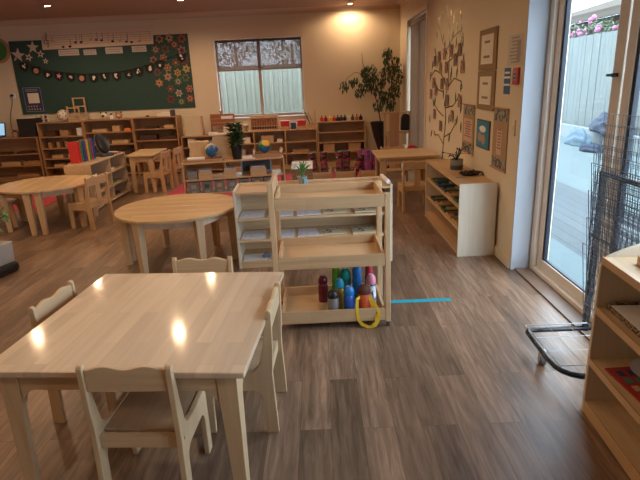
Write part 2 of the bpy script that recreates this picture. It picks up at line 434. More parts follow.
# ------------------------------------------------------------ outdoors, seen through the patio door
concM = plain('pale_concrete', (0.10, 0.135, 0.138), .9, var=.06, scale=2)
def deck_mat():
    mt, nt, N, L, b = _new('grey_decking')
    tc = N.new('ShaderNodeTexCoord'); mp = N.new('ShaderNodeMapping'); mp.inputs['Rotation'].default_value = (0, 0, R(90)); L.new(tc.outputs['Object'], mp.inputs['Vector'])
    br = N.new('ShaderNodeTexBrick'); br.inputs['Scale'].default_value = 1; br.inputs['Brick Width'].default_value = 9; br.inputs['Row Height'].default_value = .14
    br.inputs['Mortar Size'].default_value = .005; br.inputs['Color1'].default_value = (.055, .07, .08, 1); br.inputs['Color2'].default_value = (.07, .088, .098, 1); br.inputs['Mortar'].default_value = (.02, .025, .03, 1)
    L.new(mp.outputs[0], br.inputs['Vector']); L.new(br.outputs[0], b.inputs['Base Color']); b.inputs['Roughness'].default_value = .8
    return mt
struct('patio_deck', bx(1.80, 3.42, -3, 16, -.10, -.02), deck_mat())
struct('patio_doorstep', bx(1.80, 2.16, .0, 4.62, -.02, -.005), plain('doorstep_concrete', (.085, .125, .135), .8))
struct('patio_concrete', bx(3.42, 14, -3, 48, -.12, -.04), concM)
tag(obj('concrete_kerb', bx(5.95, 6.15, 2, 46, -.04, .24), plain('white_kerb_paint', (.20, .225, .225), .7)), 'long white kerb at the foot of the paling fence outside', 'kerb')
palM = wood('weathered_paling', (.115, .135, .130), (.18, .20, .19), 'Z', .9)
f = thing('paling_fence', 'tall pale timber paling fence across the patio outside', 'fence')
b = B(); y = 2.0; q = random.Random(3)
while y < 46:
    wd = .155; o_ = q.uniform(-.008, .008); b.box(6.30 + o_, 6.33 + o_, y, y + wd, .0, 2.26 + q.uniform(-.012, .012)); y += wd + .006
obj('palings', b, palM, f)
obj('rail', B().box(6.34, 6.40, 2, 46, .5, .6).box(6.34, 6.40, 2, 46, 1.8, 1.9), palM, f)
# window-side fence
f = thing('paling_fence', 'pale green ridged fence right behind the back window', 'fence')
b = B(); x = -6.0
palG = wood('greenish_paling', (.20, .21, .18), (.27, .28, .245), 'Z', .9)
while x < 4.0:
    b.box(x, x + .1985, 11.50, 11.52, -.1, 1.88); b.box(x - .02, x + .045, 11.475, 11.4995, -.1, 1.88); x += .20
obj('palings', b, palG, f)
obj('rail', bx(-6, 4, 11.53, 11.6, 1.6, 1.7), palG, f)
struct('garden_ground', bx(-8, 1.80, YB + .2, 24, -.2, -.1), plain('garden_soil', (.12, .13, .1), .95))

def leaves(b, c, rad, n, size, q, sq=(1, 1, 1), hollow=.3):
    for _ in range(n):
        while True:
            p = Vector((q.uniform(-1, 1), q.uniform(-1, 1), q.uniform(-1, 1)))
            if hollow < p.length < 1: break
        p = Vector((c[0] + p.x * rad * sq[0], c[1] + p.y * rad * sq[1], c[2] + p.z * rad * sq[2]))
        leaf(b, p, size * q.uniform(.7, 1.2), Euler((q.uniform(-1, 1), q.uniform(-1, 1), q.uniform(0, 6.28))).to_matrix())
def leaf(b, p, s, M, w=.42):
    a = [Vector((0, 0, 0)), Vector((s * .45, s * w * .5, s * .06)), Vector((s, 0, -s * .06)), Vector((s * .45, -s * w * .5, s * .06))]
    v = [b.bm.verts.new(p + M @ k) for k in a]
    b._f([v[0], v[1], v[2]]); b._f([v[0], v[2], v[3]])
q = random.Random(11)
for i, (x, y_, z, r, lab) in enumerate([(-1.95, 13.2, 2.55, .66, 'leafy tree beyond the fence in the left pane of the back window'),
                              (-.60, 13.4, 2.45, .66, 'leafy tree beyond the fence in the right pane of the back window')]):
    t = thing('garden_tree', lab, 'tree', (x, y_, -.1), 0, 'trees behind the back fence')
    b = B(); leaves(b, (0, 0, z), r, 420, .13, q, (1, .6, .9), .1); obj('crown', b, leafM, t)
    obj('trunk', B().tube([(0, 0, 0), (.03, 0, 1.2), (0, .02, 2.5)], [.07, .05, .03], 7), bark, t)
# hedge with pink flowers behind the patio fence
for i, yy in enumerate((10.7, 12.15, 13.6, 15.05)):
    t = thing('flowering_shrub', ['pink-flowered shrub over the outside fence, nearest the door stile', 'second pink-flowered shrub over the fence from the door stile', 'third pink-flowered shrub over the fence from the door stile', 'farthest pink-flowered shrub over the fence, beside the left door frame'][i], 'shrub', (6.9, yy + 1.2, -.04), 0, 'flowering shrubs behind the fence')
    b = B(); leaves(b, (0, 0, 2.34), .62, 620, .10, q, (.5, 1.1, .62), .2); obj('foliage', b, plain('grey_green_leaf', (.11, .15, .09), .6, var=.5), t)
    b = B()
    for _ in range(12):
        b.ball((q.uniform(-.32, -.1), q.uniform(-.55, .55), 2.46 + q.uniform(-.12, .27)), q.uniform(.035, .075), 8)
    obj('blossoms', b, flat('pink_blossom', (.38, .13, .24)), t)
    obj('stem', B().tube([(0, 0, 0), (0, 0, 2.0)], .05, 6), bark, t)
# neighbouring house with wide eaves
h = thing('neighbour_house', 'neighbouring house with a tan sloping roof edge beyond the fence', 'house', (9.2, 15, -.04))
obj('wall', bx(.6, 6, -9, 9, 0, 3.2), plain('tan_render', (.11, .09, .07), .9), h)
obj('roof', B().prism([(-.6, 3.05), (6.5, 4.9), (6.5, 5.1), (-.6, 3.25)], 'xz', -9.5, 9.5), plain('brown_roof_sheet', (.10, .085, .07), .9, spec=.02), h)
obj('gutter', bx(-.72, -.6, -9.5, 9.5, 3.0, 3.14), plain('gutter_tan', (.10, .085, .07), .7, spec=.1), h)
# heap of blankets on the kerb
for nm, c, r, sq, mt, lab in (('folded_blanket', (5.98, 10.9, .24), .40, (.5, 1.25, .95), speckle('navy_print_cloth', (.01, .018, .035), (.035, .05, .085), 25, .5), 'crumpled navy cloth heaped against the fence outside'),
                      ('folded_blanket', (5.55, 11.2, -.04), .34, (.55, 1.35, .95), plain('pale_blue_cloth', (.10, .15, .19), .9, var=.2, scale=5), 'pale blue crumpled cloth lying in front of the navy heap outside'),
                      ('folded_blanket', (5.35, 10.2, -.04), .28, (.7, 1.2, .45), plain('dark_blue_cloth', (.018, .03, .055), .9, var=.3, scale=5), 'dark blue cloth spread flat on the paving in front of the heap outside')):
    b = B(); n = 28; prof = []
    for i in range(15):
        for_r = r * math.cos(PI / 2 * i / 14); prof.append((for_r, r * math.sin(PI / 2 * i / 14)))
    b.lathe(prof, n)
    for v in b.bm.verts:
        k = 1 + .16 * math.sin(v.co.x * 23 + v.co.z * 9) * math.cos(v.co.y * 17 + v.co.z * 13)
        v.co = Vector((v.co.x * sq[0] * k, v.co.y * sq[1] * k, v.co.z * sq[2] * k))
    o = obj(nm, b, mt, smooth=True); tag(o, lab, 'blanket'); put(o, c)
# ------------------------------------------------------------ furniture kinds
def arc(cx, cy, r, a0, a1, n=6): return [(cx + r * math.cos(R(a0 + (a1 - a0) * i / n)), cy + r * math.sin(R(a0 + (a1 - a0) * i / n))) for i in range(n + 1)]
def make_chair(name, label, cat_mats, w=.335, h=.60, sh=.30, slat=False, bolts=True):
    mx_, mz_, me_ = cat_mats
    t = thing(name, label, 'chair')
    k = h / .60; ks = sh / .30
    out = [(-.178, 0), (-.122, 0)] + [(-.118, .14 * ks)] + arc(-.075, .175 * ks, .043, 180, 90, 5) + arc(.062, .175 * ks, .043, 90, 0, 5) + [(.108, .0), (.158, 0), (.152, .25 * ks)] + arc(.122, .275 * ks, .028, 0, 90, 4)
    out += [(-.02, .303 * ks)] + [(-.085, .312 * ks), (-.112, .345 * ks), (-.135, .44 * k), (-.150, .56 * k)] + arc(-.166, .585 * k, .014, 10, 170, 4) + [(-.176, .42 * k), (-.168, .30 * ks)]
    for s in (-1, 1):
        x0 = s * w / 2; x1 = s * (w / 2 - .022)
        sp = obj('side_panel', B().prism(out, 'yz', min(x0, x1), max(x0, x1)), mz_, t, bevel=.003)
    wi = w / 2 - .0225
    obj('seat', bx(-wi, wi, -.112, .146, sh - .016, sh - .002), wood('seat_veneer', (.46, .30, .17), (.58, .40, .25), 'Y', .35), t, bevel=.003)
    obj('seat_rail', B().box(-wi, wi, -.150, -.128, sh - .055, sh - .004), mx_, t, bevel=.002)
    # wavy backrest
    n = 24; zt = h - .012; zb = h - .105
    top = [(-wi + 2 * wi * i / n, zt - .001 - .0065 * math.cos(4 * PI * i / n)) for i in range(n + 1)]
    poly = [(wi, zb), (-wi, zb)] + top
    o = obj('backrest', B().prism(poly, 'xz', -.172, -.154), mx_, t, bevel=.003)
    if slat: obj('back_slat', bx(-.035, .035, -.168, -.156, sh + .0, zb), mz_, t)
    if bolts:
        for s in (-1, 1):
            for (yy, zz) in ((-.163, h - .035), (-.14, sh - .02)):
                M_ = Matrix.Translation((s * w / 2, yy, zz)) @ Euler((0, s * PI / 2, 0)).to_matrix().to_4x4()
                obj('bolt', B().lathe([(.006, -.001), (.006, .002), (.003, .0032)], 10, M=M_), steel, t)
    return t
def leg_l(b, cx, cy, sx, sy, ztop, wt=.075, wb=.048, th=.026):
    """corner leg from two tapering boards"""
    b.prism([(cx, ztop), (cx - sx * wt, ztop), (cx - sx * wb, 0), (cx, 0)][::1], 'xz', min(cy, cy - sy * th), max(cy, cy - sy * th))
    b.prism([(cy - sy * th, ztop), (cy - sy * wt, ztop), (cy - sy * wb, 0), (cy - sy * th, 0)], 'yz', min(cx, cx - sx * th), max(cx, cx - sx * th))
def make_table(name, label, w, d, h, mats, cat='table', ap=.075):
    top, mx_, mz_ = mats
    t = thing(name, label, cat)
    obj('tabletop', bx(-w / 2, w / 2, -d / 2, d / 2, h - .024, h), top, t, bevel=.004)
    ix, iy = w / 2 - .04, d / 2 - .04
    z1 = h - .0245
    for sx, sy in ((-1, -1), (1, -1), (1, 1), (-1, 1)):
        b = B(); leg_l(b, sx * ix, sy * iy, sx, sy, z1); obj('leg', b, mz_, t, bevel=.002)
    def apron(L):
        r = .06; a = L / 2 - .077
        return [(-a, z1), (a, z1), (a, z1 - ap - r)][::-1][:0] or ([(-a, z1), (-a, z1 - ap - r)] + [(-a + r * (1 - math.cos(R(90) * i / 6)) , z1 - ap - r + r * math.sin(R(90) * i / 6)) for i in range(1, 7)] + [(a - r * (1 - math.cos(R(90) * i / 6)), z1 - ap - r + r * math.sin(R(90) * i / 6)) for i in range(6, 0, -1)] + [(a, z1 - ap - r), (a, z1)])
    for s in (-1, 1):
        obj('apron', B().prism(apron(2 * ix), 'xz', *sorted((s * (iy - .003), s * (iy - .023)))), mx_, t)
        obj('apron', B().prism(apron(2 * iy), 'yz', *sorted((s * (ix - .003), s * (ix - .023)))), mx_, t)
    return t
def make_half_table(name, label, r, h, mats, group, ap=None):
    top, mx_, mz_ = mats
    t = thing(name, label, 'table', group=group)
    pts = [(r, .001), ] + [(r * math.cos(R(180) * i / 36), .001 + r * math.sin(R(180) * i / 36)) for i in range(1, 36)] + [(-r, .001)]
    obj('tabletop', B().prism(pts, 'xy', h - .024, h), top, t, bevel=.004)
    z1 = h - .0245; rr = r - .06
    ps = [(-rr, .012), (-rr * .52, rr * .86), (rr * .52, rr * .86), (rr, .012)]
    for i in range(3):
        a, c = Vector((*ps[i], 0)), Vector((*ps[i + 1], 0)); dd = (c - a).normalized(); nn = Vector((-dd.y, dd.x, 0)) * .009
        a2, c2 = a + dd * .05, c - dd * .05
        b = B(); b.hexa([a2 - nn + Vector((0, 0, z1 - .07)), c2 - nn + Vector((0, 0, z1 - .07)), c2 + nn + Vector((0, 0, z1 - .07)), a2 + nn + Vector((0, 0, z1 - .07)),
                         a2 - nn + Vector((0, 0, z1)), c2 - nn + Vector((0, 0, z1)), c2 + nn + Vector((0, 0, z1)), a2 + nn + Vector((0, 0, z1))])
        obj('apron', b, ap or mx_, t)
    for i, p in enumerate(ps):
        ang = math.atan2(p[1], p[0])
        if i in (0, 3): ang = R(90) ; 
        b = B(); s_ = .036; u = .024
        M_ = Matrix.Translation((p[0], p[1] + (.045 if i in (0, 3) else 0), 0)) @ Matrix.Rotation(ang, 4, 'Z')
        lo = [M_ @ Vector((x, y, 0)) for x, y in ((-u, -u), (u, -u), (u, u), (-u, u))]; hi = [M_ @ Vector((x, y, z1)) for x, y in ((-s_, -s_), (s_, -s_), (s_, s_), (-s_, s_))]
        b.hexa(lo + hi); obj('leg', b, mz_, t, bevel=.003)
    return t
def make_shelf(name, label, w, d, h, levels, mats, cat='shelf', dividers=(), back=True, lip=0.0, th=.018, topz=None, group=None, round_top=False):
    mx_, mz_ = mats
    t = thing(name, label, cat, group=group)
    for s in (0, 1):
        x0 = 0 if s == 0 else w - th
        obj('side_panel', bx(x0, x0 + th, 0, d, 0, h), mz_, t, bevel=.002)
    tz = h if topz is None else topz
    for z in list(levels) + [tz - th]:
        o = obj('shelf_board', bx(th, w - th, .004, d - (.008 if back else 0), z, z + th), mx_, t, bevel=.0015)
        if lip and z != tz - th: obj('front_lip', bx(th, w - th, 0, .004, z, z + th + lip), mx_, t)
    if back: obj('back_panel', bx(th, w - th, d - .0079, d, .03, tz - .002), mx_, t)
    lv = sorted(list(levels) + [tz - th])
    for x in dividers:
        for a, c in zip(lv, lv[1:]): obj('divider', bx(x - th / 2, x + th / 2, .006, d - .009, a + th, c), mz_, t)
    if min(levels) > .03: obj('plinth', bx(th, w - th, .012, .026, 0, min(levels)), mx_, t)
    return t

palemats = (topM, woodX, woodZ)
# main square table and its four chairs
t = make_table('square_table', 'large pale square children\'s table in the foreground', .97, .975, .56, (topM, woodX, woodZ)); put(t, (-.737, 2.066, 0), R(-4.5))
fk = dict(group='pale chairs around the square table')
c0 = make_chair('child_chair', 'pale child chair seen from behind at the near edge of the square table', (woodX, woodZ, edgeM))
c0['group'] = fk['group']; put(c0, (-.697, 1.727, 0), R(-3))
dup(c0, (-.405, 2.125, 0), R(90 - 3), 'pale child chair at the right edge of the square table, next to the drinks trolley', **fk)
dup(c0, (-1.13, 2.235, 0), R(-90 - 5), 'pale child chair at the left edge of the square table', **fk)
dup(c0, (-.69, 2.53, 0), R(180 - 3), 'pale child chair at the far edge of the square table, mostly hidden behind it', **fk)
# round table of two halves behind
hm = (topX, golX, woodZ)
hm2 = (wood('orange_table_top', (.58, .38, .20), (.70, .50, .29), 'X', .27, staves=.07), golX, woodZ)
g1 = 'half-round tables of the middle round table'
a = make_half_table('half_round_table', 'near half of the round table just behind the square table', .53, .50, hm2, g1, edgeM); put(a, (-1.28, 4.43, 0), R(180 + 3))
a2 = dup(a, (-1.28, 4.432, 0), R(3), 'far half of the round table just behind the square table')
g1 = 'half-round tables of the left round table'
a3 = make_half_table('half_round_table', 'left half of the round table at the left edge, beside the grey planter', .53, .50, (hm2[0], golX, golZ), g1); put(a3, (-3.21, 5.95, 0), R(90 + 8))
a4 = dup(a3, (-3.208, 5.95, 0), R(-90 + 8), 'right half of the round table at the left edge, next to the open cubby shelf', g1)
# honey chairs
hc = make_chair('honey_chair', 'honey coloured child chair on the right side of the left round table', (golX, golZ, golX), slat=True, bolts=False)
put(hc, (-2.69, 5.80, 0), R(70)); hc['group'] = 'honey chairs at the far tables'
gg = 'honey chairs at the far tables'
dup(hc, (-3.80, 5.98, 0), R(-75), 'honey coloured child chair left of the round table at the left edge', gg)
dup(hc, (-2.50, 7.80, 0), R(84), 'honey chair nearer the camera of the two pulled up right of the far rectangular table', gg)
dup(hc, (-2.43, 8.24, 0), R(84), 'honey chair farther from the camera of the two right of the far rectangular table', gg)
dup(hc, (1.09, 5.99, 0), R(2), 'honey chair seen from behind at the small table beside the right wall', gg)
dup(hc, (1.0, 7.02, 0), R(180), 'honey chair on the far side of the small table by the right wall', gg)
tb = make_table('rectangular_table', 'small golden rectangular table beyond the cubby shelf at left', .42, .78, .57, (topX, golX, golZ)); put(tb, (-2.68, 8.0, 0), R(2))
tb = make_table('rectangular_table', 'small golden table beside the right wall beyond the low cabinet', .74, .70, .60, (topX, golX, golZ), ap=.06); put(tb, (1.05, 6.50, 0), R(0))

# low display shelf behind the trolley
ls = make_shelf('low_display_shelf', 'low pale shelf of number sheets right behind the trolley', 1.31, .36, .672, (.045, .23, .415), (woodX, maple), 'shelf', back=True, topz=.655, lip=.0)
put(ls, (-.73, 4.115, 0), R(1.8))
max([c for c in ls.children if c.name.startswith('shelf_board')], key=lambda c: c.data.vertices[0].co.z).data.materials[0] = golX
obj('back_rail', bx(.018, 1.292, .345, .36, .656, .674), woodX, ls, bevel=.002)
# big trolley
tr = thing('trolley', 'pale wooden three-tier trolley holding drink bottles', 'trolley', (-.318, 2.93, 0), R(.9))
TW, TD = .718, .43
for x, hh in ((0, .945), (TW - .034, .858)):
    for y_ in (0, TD - .045):
        obj('post', bx(x, x + .034, y_, y_ + .045, .035, hh), rubberZ, tr, bevel=.004)
obj('handle_board', bx(.006, .028, .0455, TD - .0455, .81, .935), rubberZ, tr, bevel=.004)
for z0, z1 in ((.045, .128), (.41, .488), (.779, .856)):
    ty = thing_part = obj('tray', B().box(.0345, TW - .0345, .002, .018, z0, z1).box(.0345, TW - .0345, TD - .018, TD - .002, z0, z1).box(.0345, .0505, .018, TD - .018, z0, z1)
        .box(TW - .0505, TW - .0345, .018, TD - .018, z0, z1), rubber, tr, bevel=.003)
    obj('tray_floor', bx(.0505, TW - .0505, .018, TD - .018, z0 + .014, z0 + .024), wood('tray_floor_wood', (.60, .38, .19), (.70, .48, .28), 'X', .35), ty)
for x in (.017, TW - .017):
    for y_ in (.02, TD - .02):
        c = obj('castor', B().tube([(x - .009, y_, .0185), (x + .009, y_, .0185)], .018, 14), dgrey, tr, smooth='a')

# bottles on the trolley's bottom tray
BZ = .0695
def bottle(label, x, y, r, h, body, cap, prof='std', capcol=None, extra=None, group='drink bottles on the trolley'):
    t = thing('drink_bottle', label, 'bottle', (x * .97 - .002, y - .088, BZ), 0, group)
    hb = h * .72
    if prof == 'slim': P_ = [(r * .9, 0), (r, .006), (r, hb * .55), (r * .82, hb * .7), (r * .95, hb * .85), (r * .7, hb)]
    elif prof == 'wide': P_ = [(r * .92, 0), (r, .008), (r, hb * .97), (r * .93, hb)]
    else: P_ = [(r * .9, 0), (r, .007), (r, hb * .82), (r * .85, hb * .93), (r * .62, hb)]
    obj('body', B().lathe(P_, 20), body, t, smooth='a')
    rc = P_[-1][0] * 1.08 if prof != 'slim' else r * .8
    if prof == 'wide': C_ = [(r * .98, hb), (r * 1.0, hb + .02), (r * .85, h * .92), (r * .4, h)]
    elif prof == 'slim': C_ = [(rc, hb), (rc, h * .9), (rc * .8, h)]
    else: C_ = [(r * .95, hb - .012), (r * .98, hb + .02), (r * .8, h * .93), (r * .45, h)]
    if prof == 'std': obj('lid', B().lathe([(a, z + .0125) if i == 0 else (a, z) for i, (a, z) in enumerate(C_)], 20), cap, t, smooth='a')
    else: obj('lid', B().lathe(C_, 20), cap, t, smooth='a')
    if extra: extra(t)
    return t
def loop(mat, r, h, tilt=0):
    def f(t): obj('carry_loop', B().tube([(r * 1.02 * math.cos(a), -.012, h * .72 + .03 * math.sin(a) ) for a in [PI * i / 8 for i in range(9)]], .004, 6), mat, t, smooth=True)
    return f
cyan = flat('cyan_plastic', (.02, .32, .55), .35); teal = flat('teal_plastic', (.0, .38, .34), .35); lime = flat('lime_plastic', (.10, .42, .02), .35)
dred = flat('dark_red_plastic', (.16, .015, .03), .3); orp = flat('orange_steel', (.62, .10, .03), .4); brb = flat('brown_knit', (.10, .03, .015), .7)
bluet = plain('bright_blue_plastic', (.01, .16, .50), .3); clearb = plain('smoky_bottle', (.22, .20, .20), .15)
bottle('dark red bottle standing apart at the left of the drinks on the trolley', -.018, 3.31, .034, .185, dred, dred)
bottle('smoky clear bottle with a round black lid at the front left of the drinks', .045, 3.085, .036, .172, clearb, black, 'wide')
bottle('yellow bottle with a cyan lid between the black-lidded and royal blue ones', .092, 3.165, .031, .215, flat('yellow_plastic', (.65, .42, .04), .4), cyan)
bottle('lime green bottle at the back left of the drinks', .075, 3.325, .034, .235, lime, lime, 'slim')
bottle('teal-topped bottle at the back beside the lime green one', .140, 3.30, .037, .235, flat('deep_teal', (.0, .18, .17), .35), teal, 'wide')
bottle('royal blue bottle with a loop lid in the front row of the drinks', .150, 3.085, .036, .195, blue, bluet, 'std', extra=loop(bluet, .028, .195))
bottle('tall bright blue bottle at the back middle of the drinks', .215, 3.27, .037, .26, bluet, bluet, 'slim')
bottle('black and red bottle at the back right corner of the drinks', .305, 3.335, .032, .24, dgrey, flat('red_lid', (.38, .02, .03), .4), 'slim')
bottle('white patterned bottle with a pink lid at the right of the drinks', .305, 3.20, .032, .225, speckle('cow_print', (.06, .12, .25), (.78, .80, .84), 26, .47), flat('pink_lid', (.78, .30, .42), .4), 'wide')
def strap(t):
    M_ = flat('yellow_webbing', (.78, .50, .03), .8)
    pts = [(-.030, -.030, .125), (-.048, -.052, .12), (-.052, -.068, .06), (-.045, -.071, -.01), (-.02, -.073, -.045), (.02, -.075, -.062), (.06, -.075, -.055), (.08, -.073, -.02), (.085, -.07, .03), (.072, -.06, .065), (.05, -.045, .10), (.030, -.024, .135)]
    for k, (ps, w) in enumerate(((pts, .010), ([(.03, -.034, .118), (.052, -.052, .06), (.07, -.07, .0), (.066, -.078, -.03), (.04, -.080, -.052)], .009))):
        b = B(); n = []
        fine = []
        for i in range(len(ps) - 1):
            for j in range(4): fine.append(Vector(ps[i]).lerp(Vector(ps[i + 1]), j / 4))
        fine.append(Vector(ps[-1]))
        pr = None
        for i, p in enumerate(fine):
            dd = (fine[min(i + 1, len(fine) - 1)] - fine[max(i - 1, 0)]).normalized(); sd = dd.cross(Vector((0, -1, 0))).normalized() * w; nn = sd.cross(dd).normalized() * .0012
            r_ = [b.bm.verts.new(p + sd + nn), b.bm.verts.new(p - sd + nn), b.bm.verts.new(p - sd - nn), b.bm.verts.new(p + sd - nn)]
            if pr:
                for j in range(4): b._f([pr[j], pr[(j + 1) % 4], r_[(j + 1) % 4], r_[j]])
            else: b._f(r_)
            pr = r_
        b._f(pr); obj('strap', b, M_, t, smooth='a')
bottle('orange bottle with a brown lid and a yellow strap hanging over the tray edge', .250, 3.095, .043, .195, orp, brb, 'wide', extra=strap)

# teal tape on the floor
tag(obj('floor_tape', bx(.405, .872, 3.292, 3.340, .0003, .0012), flat('turquoise_tape', (.0, .36, .50), .5)), 'turquoise tape strip on the floor to the right of the trolley', 'tape')

# papers and picture boards on the low display shelf
sheet = speckle('number_sheet', (.62, .30, .32), (.74, .74, .80), 38, .36, .7)
sheet2 = speckle('blue_number_sheet', (.35, .42, .70), (.78, .79, .84), 34, .36, .7)
pic = speckle('picture_board', (.10, .10, .09), (.58, .50, .36), 30, .46, .6)
def slab(name, cat, label, x, y, z, w, d, h, mat, rz=0, group=None, rim=None):
    o = obj(name, bx(-w / 2, w / 2, -d / 2, d / 2, 0, h), mat, bevel=min(.002, h / 4)); tag(o, label, cat, group); put(o, (x, y, z), R(rz)); return o
for z, row in ((.2485, 'lower'), (.4335, 'upper')):
    for k, (x, w_, m_) in enumerate(((-.60, .20, sheet), (-.36, .21, sheet2), (-.12, .21, sheet))):
        slab('number_sheet', 'paper', ['leftmost', 'second from left', 'third from left'][k] + ' number sheet lying on the %s row of the low display shelf' % row, x, 4.265 + x * .03 + .02, z, w_, .23, .008, m_, 1.8, 'number sheets on the low display shelf')
for (x, z, w_, lab) in ((.07, .2485, .23, 'large picture board on the lower row of the low display shelf, behind the trolley'), (.35, .2485, .22, 'smaller picture board at the right end of the lower row of the low display shelf'),
                    (.09, .4335, .20, 'dark picture tray on the upper row of the low display shelf'), (.36, .4335, .20, 'pale picture tray at the right end of the upper row of the low display shelf')):
    t = thing('picture_board', lab, 'board', (x, 4.30, z), R(4), 'picture boards on the low display shelf')
    obj('base_board', bx(-w_ / 2, w_ / 2, -.11, .11, 0, .012), wood('tan_board', (.52, .40, .24), (.62, .49, .31), 'X', .5), t, bevel=.002)
    obj('picture', bx(-w_ / 2 + .03, w_ / 2 - .03, -.08, .08, .0121, .0135), pic, t)
o = tag(obj('toy_car', B().box(-.035, .035, -.018, .018, .008, .026).box(-.018, .02, -.016, .016, .026, .042).tube([(-.02, -.02, .009), (-.02, .02, .009)], .009, 10).tube([(.02, -.02, .009), (.02, .02, .009)], .009, 10), flat('grey_blue_toy', (.10, .14, .2), .3), bevel=.002), 'small dark toy on the bottom row of the low display shelf', 'toy'); put(o, (-.50, 4.20, .0635), R(15))
tag(put(obj('paper_sheet', bx(-.1, .1, -.09, .09, 0, .002), paper), (-.60, 4.22, .0635), R(8)), 'plain paper sheet on the bottom row of the low display shelf', 'paper')
o = tag(obj('brown_box', bx(-.35, .35, -.06, .06, 0, .10), cardb), 'long brown box lying on the upper row at the back of the low display shelf', 'box'); put(o, (-.15, 4.405, .4575 + .009), R(1.8))
bpy.data.objects.remove(o)
o = tag(obj('paper_roll', B().tube([(0, -.14, .018), (0, .14, .018)], .018, 12), paper, smooth='a'), 'white paper roll on the right end of the low display shelf top', 'roll'); put(o, (.535, 4.30, .673), R(4))

def potted(name, label, loc, pot, pr, ph, leafmat, kind, q, cat='plant', hgt=.2, n=20, potname='pot'):
    t = thing(name, label, cat, loc)
    obj(potname, B().lathe([(pr * .78, 0), (pr, ph), (pr * .9, ph), (pr * .88, ph * .85)], 18), pot, t, smooth='a')
    b = B()
    if kind == 'blade':
        for i in range(n):
            a = q.uniform(0, 6.28); l = hgt * q.uniform(.6, 1.1); lean = q.uniform(.15, .8); dx, dy = math.cos(a), math.sin(a)
            pts = [Vector((dx * l * lean * k * k * .8, dy * l * lean * k * k * .8, ph * .85 + l * k * (1 - .25 * k * lean))) for k in (0, .35, .7, 1)]
            b.tube(pts, [.006, .007, .005, .001], 4)
    else:
        for i in range(n):
            a = q.uniform(0, 6.28); r_ = hgt * .5 * q.random(); z = ph + hgt * q.uniform(0, 1)
            leaf(b, Vector((math.cos(a) * r_ * .5, math.sin(a) * r_ * .5, z)), .07 * (hgt / .2) ** .5, Euler((q.uniform(-.6, .6), q.uniform(-.9, .6), a)).to_matrix())
        b.tube([(0, 0, ph * .8), (0, 0, ph + hgt * .8)], .004, 5)
    obj('foliage', b, leafmat, t)
    return t
q = random.Random(5)
t = potted('potted_plant', 'small spiky plant in a pale pot on the low display shelf behind the trolley', (-.165, 4.38, .656), plain('pale_blue_pot', (.28, .32, .30), .3), .043, .07, leafL, 'blade', q, hgt=.15, n=22)
obj('name_tag', bx(.015, .045, -.05, -.047, .0, .055), flat('tag_blue', (.25, .55, .75)), t)

# ------------------------------------------------------------ low cabinet on the right wall
cb = make_shelf('low_cabinet', 'low pale wooden cabinet with three open shelves by the right wall', 1.40, .315, .635, (.045, .225, .42), (golX, maple), 'cabinet', topz=.625)
put(cb, (1.145, 5.60, 0), R(-90)); cb['label'] = 'low open-fronted cabinet with a pale end panel against the right wall'
def on_cab(z): return z
q = random.Random(9)
mcols = [flat('deep_green', (.03, .10, .04)), flat('ochre', (.40, .26, .06)), navy, cardb, honX, flat('moss', (.10, .16, .04)), dgrey]
pnames = ['nearest', 'second nearest', 'third nearest', 'fourth nearest', 'farthest']
for (z, nm) in ((.4385, 'upper'), (.2435, 'middle')):
    for k in range(5):
        yy = 4.42 + k * .235
        t = thing('activity_tray', '%s activity tray on the %s shelf of the low cabinet by the right wall' % (pnames[k], nm), 'tray', (1.30, yy, z), R(90), 'activity trays in the low cabinet')
        obj('tray_rim', B().box(-.09, .09, -.13, -.122, 0, .018).box(-.09, .09, .122, .13, 0, .022).box(-.09, -.082, -.122, .122, 0, .022).box(.082, .09, -.122, .122, 0, .022).box(-.082, .082, -.122, .122, 0, .004), mcols[(k * 3 + (z < .3)) % 7], t)
        obj('cards', bx(-.07, .06, -.10, .08, .0041, .018), mcols[(k * 2 + 1 + (z < .3) * 3) % 7], t)
        obj('cards', bx(-.02, .07, -.118, .0, .0181, .026), mcols[(k * 2 + 4) % 7], t)
t = thing('moss_jar', 'glass jar planter with dark twigs on top of the right cabinet', 'planter', (1.315, 4.97, .626))
obj('jar', B().lathe([(.056, 0), (.06, .005), (.06, .10), (.056, .10), (.055, .012)], 24), plain('grey_jar', (.28, .27, .24), .2), t, smooth='a')
obj('soil_band', B().lathe([(.0608, .006), (.0608, .045)], 24), dgrey, t, smooth='a')
b = B(); q = random.Random(21)
for i in range(16):
    a = q.uniform(0, 6.28); l = q.uniform(.08, .21); e = q.uniform(.5, 1.35)
    p1 = Vector((0, 0, .09)); p2 = p1 + Vector((math.cos(a) * math.cos(e), math.sin(a) * math.cos(e), math.sin(e))) * l * .6
    p3 = p2 + Vector((math.cos(a + .5), math.sin(a + .5), q.uniform(-.1, .5))) * l * .5
    b.tube([p1, p2, p3], [.004, .003, .001], 5)
    leaf(b, p3, .045, Euler((q.uniform(-1, 1), q.uniform(-1, 1), a)).to_matrix())
obj('twigs', b, plain('blackish_green', (.02, .035, .02), .6), t)
t = thing('pebble_dish', 'dark oval dish of dark pieces on the right cabinet, nearer than the jar', 'dish', (1.36, 4.66, .626), R(20))
M_ = Matrix.Diagonal((1.5, .9, 1, 1)).copy()
obj('dish', B().lathe([(.05, 0), (.075, .022), (.08, .024), (.078, .018), (.05, .006)], 24, M=M_), plain('dark_wood_dish', (.04, .03, .03), .4), t, smooth='a')
b = B()
for i in range(26): b.ball((q.uniform(-.085, .085), q.uniform(-.05, .05), .02 + q.uniform(0, .012)), q.uniform(.008, .014), 6)
obj('pebbles', b, plain('dark_pebble', (.06, .035, .03), .5, var=.5), t)
